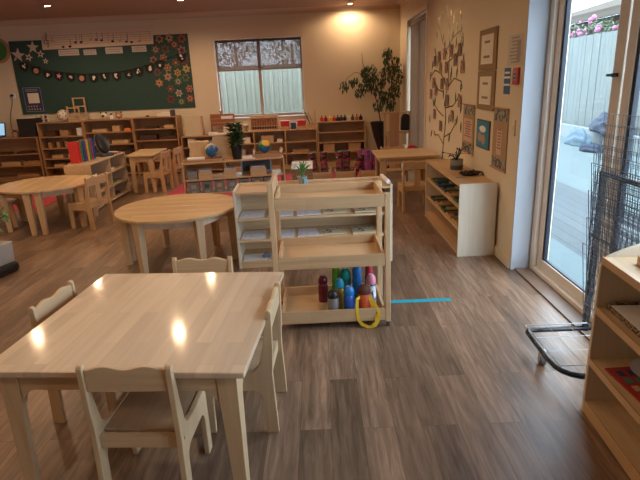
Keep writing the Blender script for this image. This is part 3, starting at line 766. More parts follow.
tag(put(obj('pencil', B().tube([(-.04, 0, .004), (.04, .012, .004)], .004, 6), grey), (1.24, 4.54, .626)), 'small grey pen lying at the near end of the right cabinet top', 'pen')

# ------------------------------------------------------------ near right book shelf with arched end
rs = thing('arched_shelf', 'pale shelf with an arched end panel at the right edge in the foreground', 'shelf', (1.155, 2.035, 0), R(-93.5))
SW, SD = 1.35, .36
prof = [(0, 0), (SD, 0), (SD, .83)] + [(SD - (SD - .03) * (i / 10), .83 - .075 * (i / 10) ** 2.2) for i in range(1, 11)] + [(.008, .735), (0, .71)]
for x in (0, SW - .02): obj('side_panel', B().prism(prof, 'yz', x, x + .02), maple, rs, bevel=.003)
for z in (.045, .258, .508, .735):
    obj('shelf_board', bx(.0205, SW - .0205, .006, SD - .012, z, z + .018), woodX, rs, bevel=.002)
    obj('front_strip', bx(.0205, SW - .0205, 0, .0058, z - (.012 if z > .1 else .04), z + .020), golX, rs)
obj('back_panel', bx(.0205, SW - .0205, SD - .0115, SD, .03, .80), maple, rs)
obj('plinth', bx(.0205, SW - .0205, .012, .03, 0, .0145), woodX, rs)
def on_rs(u, v): # local to world
    a = R(-93.5); return (1.155 + u * math.cos(a) - v * math.sin(a), 2.035 + u * math.sin(a) + v * math.cos(a))
p = on_rs(.28, .20); t = thing('wooden_tray', 'wooden tray with raised sides on the top level of the arched shelf', 'tray', (*p, .754), R(-93.5))
obj('tray_frame', B().box(-.17, .17, -.11, -.1, 0, .035).box(-.17, .17, .1, .11, 0, .035).box(-.17, -.16, -.1, .1, 0, .035).box(.16, .17, -.1, .1, 0, .035).box(-.16, .16, -.1, .1, 0, .006), golX, t, bevel=.002)
obj('wooden_block', bx(-.12, .12, -.06, .08, .0061, .055), woodX, t, bevel=.003)
p = on_rs(.295, .19); t = thing('woven_tray', 'dark-rimmed woven tray with a line drawing, on the second level of the arched shelf', 'tray', (*p, .527), R(-93.5))
obj('tray_rim', B().box(-.26, .26, -.155, -.135, 0, .022).box(-.26, .26, .12, .14, 0, .03).box(-.26, -.24, -.135, .12, 0, .03).box(.24, .26, -.135, .12, 0, .03).box(-.24, .24, -.135, .12, 0, .006), speckle('woven_rim', (.05, .03, .02), (.35, .25, .17), 90, .5), t)
obj('drawing_paper', bx(-.235, .235, -.15, .10, .0225, .0245), flat('drawing_white', (.84, .85, .88), .7), t)
b = B()
for (cx, cy, rx, ry) in ((-.06, -.02, .09, .06), (.06, .0, .08, .05), (0, -.05, .05, .04), (-.10, .03, .05, .03), (.13, -.06, .06, .04)):
    b.tube([(cx + rx * math.cos(a), cy + ry * math.sin(a) + .01 * math.sin(3 * a), .0248) for a in [2 * PI * i / 24 for i in range(24)]], .0011, 4, closed=True)
obj('drawn_lines', b, ink, t)
rugp = speckle('red_woven_print', (.48, .05, .05), (.10, .13, .10), 30, .5)
p = on_rs(.40, .19); t = thing('picture_mat', 'red patterned mat with rows of small pictures, on the third level of the arched shelf', 'mat', (*p, .2785), R(-88))
obj('mat_base', bx(-.30, .24, -.14, .12, 0, .008), flat('mat_red', (.36, .035, .03), .6), t)
pms = (navy, tan, flat('teal_card', (.05, .22, .2)))
for i in range(9):
    for j in range(5):
        x = -.27 + i * .055; y_ = -.115 + j * .047
        obj('picture', bx(x, x + .036, y_, y_ + .028, .0082, .0095), pms[(i * 2 + j * 3) % 3], t)
p = on_rs(.17, .22); tag(put(obj('paper_plate', B().lathe([(.07, 0), (.11, .012), (.113, .014), (.07, .004)], 28), flat('bluish_white', (.62, .68, .78), .5), smooth='a'), (*p, .2875)), 'bluish white plate at the far end of the third level of the arched shelf', 'plate')

# ------------------------------------------------------------ wire drying rack
rk = thing('drying_rack', 'black wire art drying rack on castors, shelves folded up, by the glass door', 'rack', (1.40, 2.40, 0))
def rr_loop(x0, x1, y0, y1, z, r, n=5):
    P_ = []
    for cx, cy, a0 in ((x0 + r, y0 + r, 180), (x1 - r, y0 + r, 270), (x1 - r, y1 - r, 0), (x0 + r, y1 - r, 90)):
        P_ += [(cx + r * math.cos(R(a0 + 90 * i / n)), cy + r * math.sin(R(a0 + 90 * i / n)), z) for i in range(n + 1)]
    return P_
# base: U shaped tube
u = [(.20, -.255, .10), (-.16, -.255, .10)] + [(-.16 + .12 * math.cos(R(a)), -.135 + .12 * math.sin(R(a)), .10) for a in (250, 230, 210, 190)] + [(-.285, -.08, .10), (-.275, .18, .10)] + [(-.245 + .03 * math.cos(R(a)), .20 + .03 * math.sin(R(a)), .10) for a in (170, 130, 95)] + [(-.20, .232, .10), (.20, .232, .10)]
obj('base_tube', B().tube(u, .0145, 12), blackM, rk, smooth=True)
for y_ in (-.255, .232): obj('post', B().box(.045, .075, y_ - .012, y_ + .012, .085, 1.0), black, rk, bevel=.003)
obj('top_bar', bx(.045, .075, -.243, .22, .975, 1.0), black, rk, bevel=.003)
for (x, y_) in ((-.262, .03), (.16, -.255), (.16, .232), (-.12, -.262)):
    c = obj('castor', B().tube([(x - .012, y_, .027), (x + .012, y_, .027)], .027, 16), plain('grey_castor', (.13, .125, .12), .4), rk, smooth='a')
    obj('castor_fork', B().box(x - .016, x - .0125, y_ - .012, y_ + .012, .02, .066).box(x + .0125, x + .016, y_ - .012, y_ + .012, .02, .066).box(x - .016, x + .016, y_ - .012, y_ + .012, .066, .086), steel, c)
def wire_grid(b, P, U, V, nu, nv, r=.0022, ro=.0032):
    """P origin, U along hinge axis, V away from the hinge"""
    P, U, V = Vector(P), Vector(U), Vector(V)
    b.tube([P, P + U, P + U + V, P + V], ro, 5, closed=True)
    for i in range(1, nu): b.tube([P + U * i / nu, P + U * i / nu + V], r, 4, cap=False)
    for j in range(1, nv): b.tube([P + V * j / nv, P + V * j / nv + U], r, 4, cap=False)
b = B(); wire_grid(b, (.055, -.225, .145), (0, .43, 0), (-.345, 0, 0), 3, 3, .0016, .0028); obj('wire_shelf', b, wireL, rk)
q = random.Random(2)
NS = 16
for k in range(NS):
    z = .17 + k * .048; lean = R(q.uniform(83, 90) if k else 97)
    dx = -.052 + .004 * q.uniform(-1, 1) + .045 + (k / NS) * .0
    V = Vector((-math.cos(lean), 0, math.sin(lean))) * .40
    y0 = -.228 + q.uniform(-.006, .006)
    b = B(); wire_grid(b, (.03 - .0006 * k, y0, z), (0, .44, 0), V, 11, 7, .0012, .0021)
    obj('wire_shelf', b, wireM, rk)
#@@PART3
# ------------------------------------------------------------ rugs
t = tag(obj('rug', bx(-2.27, .86, 7.0, 8.75, .0005, .005), redrug), 'red rug on the floor beneath the window shelves', 'rug')
t = tag(obj('rug', bx(-6.2, -3.85, 6.75, 8.6, .0005, .005), redrug), 'red rug on the floor at the far left behind the round table', 'rug')

# ------------------------------------------------------------ globe shelf and what stands on it
gs = make_shelf('low_open_shelf', 'low open wooden shelf in the middle of the room with two globes on top', 1.27, .36, .60, (.03, .195, .372), (golX, golZ), 'shelf', back=False, topz=.6, dividers=())
GA = R(11); GX, GY = -1.71, 6.31
put(gs, (GX, GY, 0), GA)
def on_gs(u, v): return (GX + u * math.cos(GA) - v * math.sin(GA), GY + u * math.sin(GA) + v * math.cos(GA))
def box_thing(name, cat, label, p, z, w, d, h, mat, rz=0.0, group=None, open_top=False, th=.008):
    b = B()
    if open_top:
        b.box(-w / 2, w / 2, -d / 2, -d / 2 + th, 0, h).box(-w / 2, w / 2, d / 2 - th, d / 2, 0, h).box(-w / 2, -w / 2 + th, -d / 2 + th, d / 2 - th, 0, h).box(w / 2 - th, w / 2, -d / 2 + th, d / 2 - th, 0, h).box(-w / 2 + th, w / 2 - th, -d / 2 + th, d / 2 - th, 0, th)
    else: b.box(-w / 2, w / 2, -d / 2, d / 2, 0, h)
    o = obj(name, b, mat, bevel=min(.003, h / 5)); tag(o, label, cat, group); put(o, (p[0], p[1], z), rz); return o
globe_blue = speckle('globe_land_sea', (.02, .12, .30), (.52, .44, .30), 11, .52, .4)
globe_col = speckle('globe_coloured_land', (.02, .14, .36), (.06, .30, .08), 13, .52, .35)
def globe(label, p, z, r, mat, yel=False):
    t = thing('globe', label, 'globe', (p[0], p[1], z))
    obj('globe_base', B().lathe([(r * .55, 0), (r * .5, .012), (.012, .018), (.010, .045)], 20), redwood, t, smooth='a')
    s = obj('sphere', B().ball((0, 0, .042 + r), r, 32), mat, t, smooth=True)
    if yel:
        b = B(); M2 = Matrix.Translation((.012, -.012, .042 + r)) @ Euler((R(35), R(20), 0)).to_matrix().to_4x4()
        b.lathe([(r * 1.003 * math.sin(R(a)), r * 1.003 * math.cos(R(a))) for a in (44, 34, 24, 14, 5, .5)], 18, M=M2)
        obj('land_patch', b, yellow, s, smooth=True)
    obj('meridian_arm', B().tube([(r * 1.06 * math.sin(R(a)), 0, .042 + r - r * 1.06 * math.cos(R(a))) for a in range(0, 181, 15)], .004, 6), golX, t)
    return t
# wooden boxes and trays on the top
TZ = .601
t = thing('wooden_tray', 'long wooden tray with white cards at the left end of the globe shelf', 'tray', (*on_gs(.26, .10), TZ), GA)
obj('tray_frame', B().box(-.24, .24, -.085, -.077, 0, .035).box(-.24, .24, .077, .085, 0, .035).box(-.24, -.232, -.077, .077, 0, .035).box(.232, .24, -.077, .077, 0, .035).box(-.232, .232, -.077, .077, 0, .006), honX, t, bevel=.002)
obj('white_cards', bx(-.19, .02, -.06, .06, .0061, .05), paper, t, bevel=.002)
box_thing('wooden_box', 'box', 'square-sided wooden box standing at the left on the globe shelf, behind the white cards', on_gs(.225, .255), TZ, .24, .13, .235, golZ, GA)
t = thing('wooden_case', 'tall wooden case with a slanting right side behind the blue globe', 'case', (*on_gs(.53, .265), TZ), GA)
obj('case_body', B().prism([(-.17, 0), (.17, 0), (.10, .30), (-.13, .30)], 'xz', -.06, .06), golX, t, bevel=.003)
obj('case_lip', B().prism([(-.135, .3005), (.105, .3005), (.095, .315), (-.125, .315)], 'xz', -.065, .065), edgeM, t)
globe('globe of dark blue sea and sandy beige land, left of the potted plant', on_gs(.375, .10), TZ + .0062, .083, globe_blue)
q = random.Random(31)
potted('potted_plant', 'dark leafy plant in a tall black pot between the two globes', (*on_gs(.685, .10), TZ), black, .072, .17, leafM, 'leafy', q, hgt=.26, n=300)
box_thing('paper_stack', 'paper', 'flat stack of white paper between the black plant pot and the coloured globe', on_gs(.83, .12), TZ, .15, .2, .012, paper, GA)
t = thing('pronged_tray', 'wooden tray with white-tipped upright prongs under the coloured globe', 'tray', (*on_gs(1.07, .16), TZ), GA)
obj('tray_frame', B().box(-.18, .18, -.12, -.108, 0, .05).box(-.18, .18, .108, .12, 0, .05).box(-.18, -.168, -.108, .108, 0, .05).box(.168, .18, -.108, .108, 0, .05).box(-.168, .168, -.108, .108, 0, .008), honX, t, bevel=.002)
for x in (-.174, .174):
    for y_ in (-.10, .0, .10): obj('prong', B().tube([(x, y_, .05), (x + (.02 if x > 0 else .01), y_ + .01, .10)], .006, 8), paper if y_ < .05 else golX, t)
globe('globe of blue sea with green and yellow land, at the right of the globe shelf', on_gs(1.04, .15), TZ + .0085, .08, globe_col, True)
# middle row of the shelf
gl_ = 'boxes on the upper row of the globe shelf'
for k, (u_, w_, lab) in enumerate(((.27, .165, 'left'), (.575, .155, 'middle'), (.935, .20, 'right'))):
    t = thing('index_box', 'open wooden card box at the %s of the upper row of the globe shelf' % lab, 'box', (*on_gs(u_, .12), .391), GA, gl_)
    obj('box_body', B().box(-w_ / 2, w_ / 2, -.10, -.09, 0, .085).box(-w_ / 2, w_ / 2, .09, .10, 0, .10).box(-w_ / 2, -w_ / 2 + .008, -.09, .09, 0, .085).box(w_ / 2 - .008, w_ / 2, -.09, .09, 0, .085).box(-w_ / 2 + .008, w_ / 2 - .008, -.09, .09, 0, .008), golX, t, bevel=.001)
    obj('cards', bx(-w_ / 2 + .012, w_ / 2 - .012, -.07, .07, .0081, .11), plain('card_mix', (.50, .48, .50), .7, var=.5, scale=50), t)
t = thing('edged_tray', 'pale blue edged tray at the right half of the upper row of the globe shelf', 'tray', (*on_gs(.93, .29), .391), GA)
obj('frame', B().box(-.2, .2, -.01, .0, 0, .19).box(-.2, .2, .0, .03, 0, .02), flat('pale_blue_frame', (.35, .55, .70)), t)
obj('panel', bx(-.18, .18, -.0125, -.0101, .02, .165), dgrey, t)
t = box_thing('grey_basket', 'basket', 'grey mesh basket at the left end of the upper row of the globe shelf', on_gs(.11, .14), .391, .12, .2, .10, plain('grey_mesh', (.24, .23, .22), .6, var=.5, scale=120), GA, open_top=True)
ords = ['first', 'second', 'third', 'fourth', 'fifth', 'sixth', 'seventh', 'eighth', 'ninth', 'tenth', 'eleventh', 'twelfth', 'thirteenth', 'fourteenth']
for k in range(7):
    u_ = .115 + k * .158
    t = thing('magazine_file', 'grey card file on the lower row of the globe shelf, %s from the left' % ords[k], 'file box', (*on_gs(u_, .12), .214), GA, 'card files on the lower row of the globe shelf')
    obj('file_body', B().prism([(-.1, 0), (.1, 0), (.1, .15), (-.02, .15), (-.1, .14)], 'yz', -.068, .068), plain('file_grey', (.22, .20, .18), .7, var=.4, scale=20), t, bevel=.002)
    obj('label_card', bx(-.03, .03, -.103, -.1005, .06, .11), (grey, tan, dgrey)[(k * 2) % 3], t)
    obj('white_foot', bx(-.03, .03, -.1035, -.1005, .006, .032), grey, t)

# wicker box, crates with rolled mats
t = thing('cardboard_box', 'tall brown box with a painted white and blue sheet sloping on top', 'box', (-.25, 6.78, 0))
obj('box_body', B().prism([(-.1, 0), (.1, 0), (.1, .48), (-.1, .42)], 'yz', -.135, .135), speckle('wicker_weave', (.20, .12, .05), (.36, .24, .12), 70, .5), t)
obj('painted_sheet', B().prism([(-.115, .4165), (.115, .4855), (.115, .4875), (-.115, .4185)], 'yz', -.14, .14), speckle('blue_white_painting', (.30, .50, .74), (.74, .80, .86), 12, .45), t)
mat_a = bands('black_red_white_weave', [(.02, .02, .025), (.30, .30, .30), (.02, .02, .025), (.42, .04, .05), (.03, .03, .03), (.35, .33, .33)], 16, dist=.6)
mat_b = bands('purple_pink_weave', [(.16, .06, .36), (.55, .05, .15), (.30, .12, .50), (.05, .05, .12), (.65, .10, .22)], 16, dist=6)
for k, (x0, x1, lab) in enumerate(((-.14, .13, 'left crate of rolled red and black mats below the coloured bottles'), (.20, .47, 'middle crate of rolled red and black mats'), (.56, .84, 'right crate holding the purple and pink rolled mats'))):
    t = thing('wooden_crate', lab, 'crate', ((x0 + x1) / 2, 7.33, .0055), 0, 'crates of rolled mats')
    w_ = (x1 - x0) / 2
    obj('crate_body', B().box(-w_, w_, -.13, -.115, 0, .265).box(-w_, w_, .115, .13, 0, .265).box(-w_, -w_ + .015, -.115, .115, 0, .265).box(w_ - .015, w_, -.115, .115, 0, .265).box(-w_ + .015, w_ - .015, -.115, .115, 0, .015), golX, t, bevel=.003)
    obj('handle_board', bx(w_ + .0005, w_ + .018, -.12, .12, .0, .30), golZ, t, bevel=.003)
rolls = [(-.035, 7.34, -.20, 0, .043, 'a', 'tapered red and black rolled mat leaning left in the left crate'), (.055, 7.32, -.03, 0, .042, 'a', 'upright red and black rolled mat in the left crate'),
         (.265, 7.33, .0, 0, .045, 'a', 'leftmost red and black rolled mat in the middle crate'), (.35, 7.38, .06, 0, .042, 'a', 'red and black rolled mat standing in the middle of the middle crate'),
         (.385, 7.27, .42, 0, .040, 'a', 'red and black rolled mat leaning right in the middle crate'),
         (.625, 7.40, -.10, 0, .040, 'b', 'purple rolled mat at the back left of the right crate'), (.70, 7.28, -.12, 0, .046, 'b', 'big pink and purple rolled mat leaning in the right crate'), (.785, 7.38, -.05, 0, .038, 'b', 'purple rolled mat at the right side of the right crate')]
for x, y_, lx, ly, r, kd, lab in rolls:
    L = .51; r *= 1.16
    b = B(); b.tube([(0, 0, 0), (0, 0, L)], r, 14); b.tube([(r * .35 * math.cos(a * .8) * (1 - a / 9), r * .35 * math.sin(a * .8) * (1 - a / 9), L + .002) for a in range(8)], .004, 4)
    o = obj('rolled_mat', b, mat_a if kd == 'a' else mat_b, smooth='a'); tag(o, lab, 'rolled mat', 'rolled mats in the crates')
    put(o, (x, y_, .035), rot=(0, lx, 0))

# ------------------------------------------------------------ cubby shelf on the left
cbS = make_shelf('cubby_shelf', 'open cubby shelf facing right with upright coloured folders on top', 1.24, .33, .615, (.02, .205, .395), (wood('cubby_wood_x', (.50, .34, .20), (.62, .45, .29), 'X'), wood('cubby_wood_z', (.50, .34, .20), (.62, .45, .29), 'Z')), 'shelf', dividers=(.65,), back=True, topz=.613)
put(cbS, (-2.93, 6.52, 0), R(90))
obj('end_board', bx(-.0195, -.001, .0, .33, .0, .60), golX, cbS)
fc = [('red', red), ('red', red), ('dark green', green), ('navy blue', navy), ('purple', purple), ('yellow', yellow), ('green', green), ('crimson', flat('crimson_card', (.40, .03, .06))), ('royal blue', blue)]
dn = {0: 'outermost ', 1: 'second '}
for k, (cn, mt_) in enumerate(fc):
    t = thing('folder', '%supright %s folder at the camera end of the cubby shelf' % (('outermost ' if k == 0 else 'second ') if k < 2 else '', cn), 'folder', (-3.18 + k * .004, 6.665 + k * .052, .6145), R(12), 'coloured folders on the cubby shelf')
    obj('cover', B().box(-.045, .06, -.025, -.022, 0, .27).box(-.045, .06, .022, .025, 0, .27).box(.057, .06, -.0219, .0219, 0, .27), mt_, t)
    obj('pages', bx(-.04, .0565, -.0218, .0218, .003, .263), paper, t)
t = thing('black_disc_stand', 'round black cushioned disc propped on a dark base on the cubby shelf', 'stand', (-3.07, 7.33, .614), R(-30))
M_ = Matrix.Translation((.0, .0, .175)) @ Euler((0, R(68), 0)).to_matrix().to_4x4()
M2 = M_ @ Matrix.Diagonal((1.0, .62, 1, 1))
obj('disc', B().lathe([(.145, -.012), (.15, 0), (.14, .03), (.06, .045)], 28, M=M2), black, t, smooth='a')
obj('disc_rim', B().lathe([(.145, -.022), (.15, -.018), (.148, -.0125)], 28, M=M2), grey, t, smooth='a')
obj('base_block', bx(-.09, .10, -.10, .10, 0, .045), dgrey, t, bevel=.01)
t = thing('wooden_puzzle', 'flat wooden puzzle tray at the far end of the cubby shelf top', 'tray', (-3.08, 7.60, .614))
obj('board', bx(-.12, .12, -.07, .07, 0, .018), redwood, t, bevel=.003); obj('inset', bx(-.09, .09, -.05, .05, .0181, .026), cream, t)
for k, (yy, z, w_, m_, lab) in enumerate(((6.72, .414, .16, cream, 'white card tray in the upper camera-side cubby'), (7.30, .414, .2, cream, 'white card tray in the upper far cubby'),
     (7.35, .2235, .14, green, 'green item in the middle far cubby'), (6.70, .2235, .18, tan, 'tan tray in the middle camera-side cubby'), (7.4, .0385, .2, dgrey, 'dark item in the bottom far cubby'))):
    box_thing('cubby_tray', 'tray', lab, (-3.07, yy + .03), z, .16, w_, .03, m_)

# ------------------------------------------------------------ shelves along the back wall
TALL = (honX, honZ)
sh = [('left_low', make_shelf('low_shelf', 'low brown shelf in the far left corner with a black crate on top', 1.20, .33, .765, (.04, .245, .455), TALL, dividers=()), (-6.235, 9.29, 0)),
      ('t1', make_shelf('tall_shelf', 'left one of three tall brown shelves, with the small ladder on top', .81, .33, 1.0, (.03, .19, .345, .53, .735), TALL), (-4.995, 9.29, 0)),
      ('t2', make_shelf('tall_shelf', 'middle one of three tall brown shelves under the green board', .875, .33, 1.01, (.03, .18, .36, .56, .775), TALL), (-4.18, 9.29, 0)),
      ('t3', make_shelf('tall_shelf', 'right one of three tall brown shelves, with a white box on top', .785, .33, 1.02, (.03, .235, .40, .60, .80), TALL), (-3.30, 9.29, 0)),
      ('w1', make_shelf('low_shelf', 'low brown shelf under the big cream pegboard left of the window', .73, .33, .655, (.03, .24, .44), TALL), (-2.475, 9.29, 0)),
      ('w2', make_shelf('low_shelf', 'wide low brown shelf under the window with the abacus on top', 1.69, .33, .70, (.05, .265, .47), (golX, golZ), dividers=(.56, 1.12)), (-1.735, 9.29, 0)),
      ('w3', make_shelf('low_shelf', 'brown shelf right of the window with coloured bottles on top', .85, .33, .81, (.08, .26, .435, .61), (golX, golZ)), (-.035, 9.29, 0))]
for n_, o, l in sh: put(o, l)
mats_ = {'wood': golX, 'honey': honX, 'dark': brownd, 'white': paper, 'cream': cream, 'red': red, 'orange': orange, 'navy': navy, 'tan': tan, 'grey': grey, 'green': green, 'blue': blue}
# unit, z, list of (x, width, height, colour)
rows = {
 'left tall': [(.753, 'top', [(-4.80, .16, .09, 'dark'), (-4.56, .14, .10, 'honey'), (-4.28, .09, .13, 'white')]),
               (.548, 'second', [(-4.85, .05, .10, 'honey'), (-4.70, .05, .11, 'honey'), (-4.55, .05, .11, 'honey'), (-4.40, .05, .10, 'honey')]),
               (.363, 'third', [(-4.75, .20, .06, 'wood'), (-4.45, .22, .07, 'wood')]), (.208, 'fourth', [(-4.75, .18, .05, 'wood'), (-4.48, .22, .07, 'wood')])],
 'middle tall': [(.793, 'top', [(-3.92, .26, .05, 'wood'), (-3.62, .13, .10, 'wood'), (-3.42, .12, .05, 'orange')]),
                 (.578, 'second', [(-3.90, .20, .07, 'wood'), (-3.58, .30, .06, 'wood')]), (.378, 'third', [(-3.85, .32, .05, 'honey'), (-3.5, .2, .07, 'dark')])],
 'right tall': [(.818, 'top', [(-3.0, .22, .03, 'dark'), (-2.68, .17, .05, 'wood')]), (.618, 'second', [(-3.07, .30, .09, 'dark'), (-2.72, .30, .05, 'dark')]), (.253, 'fourth', [(-2.85, .20, .05, 'honey')])],
 'far left low': [(.473, 'top', [(-5.75, .26, .03, 'dark'), (-5.35, .24, .035, 'dark')]), (.263, 'middle', [(-5.62, .34, .07, 'wood'), (-5.24, .30, .075, 'honey')]), (.058, 'bottom', [(-5.35, .40, .04, 'honey')])],
 'pegboard': [(.458, 'top', [(-2.31, .12, .15, 'white'), (-1.98, .14, .10, 'grey')]), (.258, 'middle', [(-2.3, .14, .10, 'cream')])],
 'abacus': [(.488, 'top', [(-1.55, .14, .10, 'grey'), (-.94, .22, .12, 'wood'), (-.72, .1, .05, 'white'), (-1.32, .14, .10, 'cream')]), (.283, 'middle', [(-1.45, .2, .1, 'grey'), (-.35, .3, .05, 'honey')]), (.068, 'bottom', [(-.35, .3, .08, 'honey')])],
 'coloured-bottle': [(.278, 'lower', [(.16, .20, .14, 'wood'), (.62, .22, .14, 'wood')])],
}
ordw = {1: [''], 2: ['left ', 'right '], 3: ['left ', 'middle ', 'right '], 4: ['first ', 'second ', 'third ', 'fourth ']}
for un, rr_ in rows.items():
    for z, rn, its in rr_:
        for k, (x, w_, h_, cn) in enumerate(its):
            nm = 'wooden_box' if cn in ('wood', 'honey') else 'storage_box'
            cw = {'wood': 'golden wooden', 'honey': 'brown wooden', 'dark': 'dark'}.get(cn, cn)
            box_thing(nm, 'box', '%s%s box on the %s row of the %s shelf' % (ordw[len(its)][k], cw, rn, un), (x, 9.42), z + .001, w_, .17, h_, mats_[cn], 0, 'boxes on the %s shelf' % un, open_top=(w_ > .12 and h_ > .045))
# things on top of the back shelves
box_thing('black_crate', 'crate', 'black open crate on top of the far left shelf', (-5.19, 9.45), .766, .30, .28, .32, plain('black_mesh', (.02, .018, .018), .7, var=.5, scale=90), open_top=True)
tag(put(obj('white_cloth', bx(-.16, .16, -.145, .145, 0, .012), cream), (-5.19, 9.45, 1.087)), 'cream sheet lying on the black crate', 'cloth')
t = thing('small_cup', 'small terracotta-coloured pot beside the black crate', 'pot', (-5.46, 9.40, .766)); obj('cup', B().lathe([(.04, 0), (.055, .09), (.048, .09), (.04, .02)], 16), flat('terracotta', (.50, .28, .16), .7), t, smooth='a'); obj('soil', B().lathe([(.047, .07), (.04, .10), (.01, .13)], 12), brownd, t)
t = thing('laptop', 'open laptop with a pale blue lit screen at the far left edge', 'laptop', (-5.87, 9.40, .766))
obj('base', bx(-.16, .16, -.11, .11, 0, .018), dgrey, t, bevel=.003)
sc = obj('screen_lid', B().prism([(.108, .0185), (.12, .0185), (.18, .25), (.168, .25)], 'yz', -.165, .165), black, t)
obj('screen', B().prism([(.1105, .035), (.1068, .035), (.1625, .24), (.1655, .24)], 'yz', -.15, .15), emit('screen_glow', (.35, .62, .85), .45), sc)
tag(put(obj('desk_clutter', B().box(-.04, .04, -.03, .03, 0, .05).ball((.03, .0, .065), .03, 10), dgrey, smooth='a'), (-5.60, 9.22 + .12, .785)), 'small dark items beside the laptop', 'clutter')
bpy.data.objects.remove(bpy.data.objects['desk_clutter'])
t = thing('dotted_ball', 'pale ball with dark dots on top of the left tall shelf', 'ball', (-4.56, 9.44, 1.001))
bb = obj('ball', B().ball((0, 0, .105), .105, 24), cream, t, smooth=True)
b = B()
for i in range(34):
    z = 1 - 2 * (i + .5) / 34; a = i * 2.4; r_ = math.sqrt(1 - z * z); v = Vector((r_ * math.cos(a), r_ * math.sin(a), z))
    M_ = Matrix.Translation(Vector((0, 0, .105)) + v * .1045) @ v.to_track_quat('Z', 'Y').to_matrix().to_4x4(); b.lathe([(.011, 0), (.009, .002)], 8, M=M_)
obj('dots', b, brownd, bb)
ld = thing('step_ladder', 'small wooden toy ladder standing on the left tall shelf before the board', 'ladder', (-4.27, 9.44, 1.001))
for x in (-.10, .10):
    obj('side_rail', B().prism([(x - .012, 0), (x + .012, 0), (x + .012, .40), (x - .012, .40)], 'xz', .05, .07), golZ, ld); obj('side_rail', B().prism([(x - .062 - .012, 0), (x - .05, 0), (x - .05, .26), (x - .074, .26)], 'xz', -.09, -.07), golZ, ld)
for z in (.10, .24, .38): obj('rung', bx(-.087, .087, .052, .068, z, z + .02), golX, ld)
for z in (.10, .22): obj('rung', bx(-.15, .04, -.088, -.072, z, z + .02), golX, ld)
obj('foot', bx(-.17, .11, -.069, .049, 0, .02), golX, ld)
for k, (x, r, lab) in enumerate(((-3.83, .062, 'left round panda-like face ornament on the middle tall shelf'), (-3.56, .060, 'right round face ornament on the middle tall shelf'))):
    t = thing('face_ornament', lab, 'ornament', (x, 9.42, 1.011))
    bd = obj('body', B().ball((0, 0, r), r, 20, (1, .7, 1)), cream if k == 0 else flat('tan_fur', (.42, .22, .14)), t, smooth=True)
    obj('ears', B().ball((-r * .72, 0, r * 1.75), r * .30, 10).ball((r * .72, 0, r * 1.75), r * .30, 10), brownd, t, smooth=True)
    obj('face', B().ball((0, -r * .62, r * .95), r * .30, 10, (1.5, .4, 1.2)), brownd if k == 0 else cream, t, smooth=True)
t = thing('small_figure', 'small white figure with a dark cap between the two face ornaments', 'figurine', (-3.70, 9.42, 1.011)); obj('body', B().lathe([(.035, 0), (.03, .05), (.018, .07)], 14), paper, t, smooth='a'); obj('cap', B().lathe([(.022, .071), (.018, .09), (.004, .10)], 12), black, t, smooth='a')
t = thing('white_box', 'low white box with a black end on top of the right tall shelf', 'box', (-2.73, 9.43, 1.021)); obj('box_body', bx(-.13, .10, -.08, .08, 0, .06), cream, t, bevel=.003); obj('papers', bx(-.06, .10, -.07, .07, .0605, .075), paper, t); obj('black_end', bx(.101, .15, -.08, .08, 0, .10), dgrey, t)
tag(put(obj('dark_stone', B().ball((0, 0, .012), .03, 10, (1.2, 1, .5)), brownd, smooth=True), (-3.05, 9.40, 1.021)), 'small dark pebble-like piece on the right tall shelf top', 'pebble')
for o in (bpy.data.objects['dark_stone'],): o.location.z = 1.024
# peg board
t = thing('pegboard_box', 'big cream pegboard leaning upright on the shelf left of the window', 'board', (-2.255, 9.43, .656), 0)
obj('panel', bx(-.165, .135, -.05, -.035, 0, .36), plain('cream_ridged', (.66, .56, .40), .7), t, bevel=.002)
b = B()
for i in range(11): b.box(-.15 + i * .026, -.147 + i * .026, -.0515, -.0501, .01, .35)
obj('ridges', b, tan, t); obj('side_frame', B().box(.136, .165, -.05, .05, 0, .34), golZ, t, bevel=.002); obj('rear_board', bx(-.165, .1355, .02, .035, 0, .33), golX, t)
# rack left of window
t = thing('card_rack', 'red-brown wooden rack with a white card, left below the window', 'rack', (-1.74, 9.50, .701 - .045), 0)
t.location = (-1.46 - .27, 9.50, .7005)
obj('rack_board', B().box(-.22, .22, .0, .02, .10, .31).box(-.22, .22, -.08, .0, 0, .02).box(-.22, -.19, -.0, .02, 0, .10).box(.19, .22, .0, .02, 0, .10), redwood, t, bevel=.002)
obj('rails', B().box(-.21, .21, -.012, -.0005, .15, .165).box(-.21, .21, -.012, -.0005, .22, .235), honX, t)
obj('white_card', bx(-.02, .19, -.02, -.0125, .22, .275), paper, t); obj('finial', B().lathe([(.012, .3105), (.012, .345), (.035, .35), (.035, .362)], 12, c=(-.02, .01, 0)), redwood, t)
t.location.x = -1.70 - .04
for (x, z, w_, h_, m_, lab) in ((-1.885, .6565, .15, .05, paper, 'stack of white pads on the pegboard shelf'), ):
    box_thing('paper_pad', 'paper', lab, (-1.90, 9.40), z, .18, .14, h_, m_)
o = box_thing('cream_box', 'box', 'cream box standing in front of the red-brown rack', (-1.60, 9.365), .7005, .22, .10, .09, cream)
for x, lab in ((-1.405, 'left'), (-1.30, 'right')): pass
for x, lab in ((-1.43, 'left'), (-1.31, 'right')):
    t = thing('paper_bin', '%s brown paper bin with white sheets under the window' % lab, 'bin', (x, 9.37, .7005), 0, 'paper bins under the window'); obj('bin', B().lathe([(.038, 0), (.052, .10), (.046, .10), (.036, .01)], 4), cardb, t); obj('sheets', bx(-.028, .028, -.02, .02, .02, .125), paper, t)
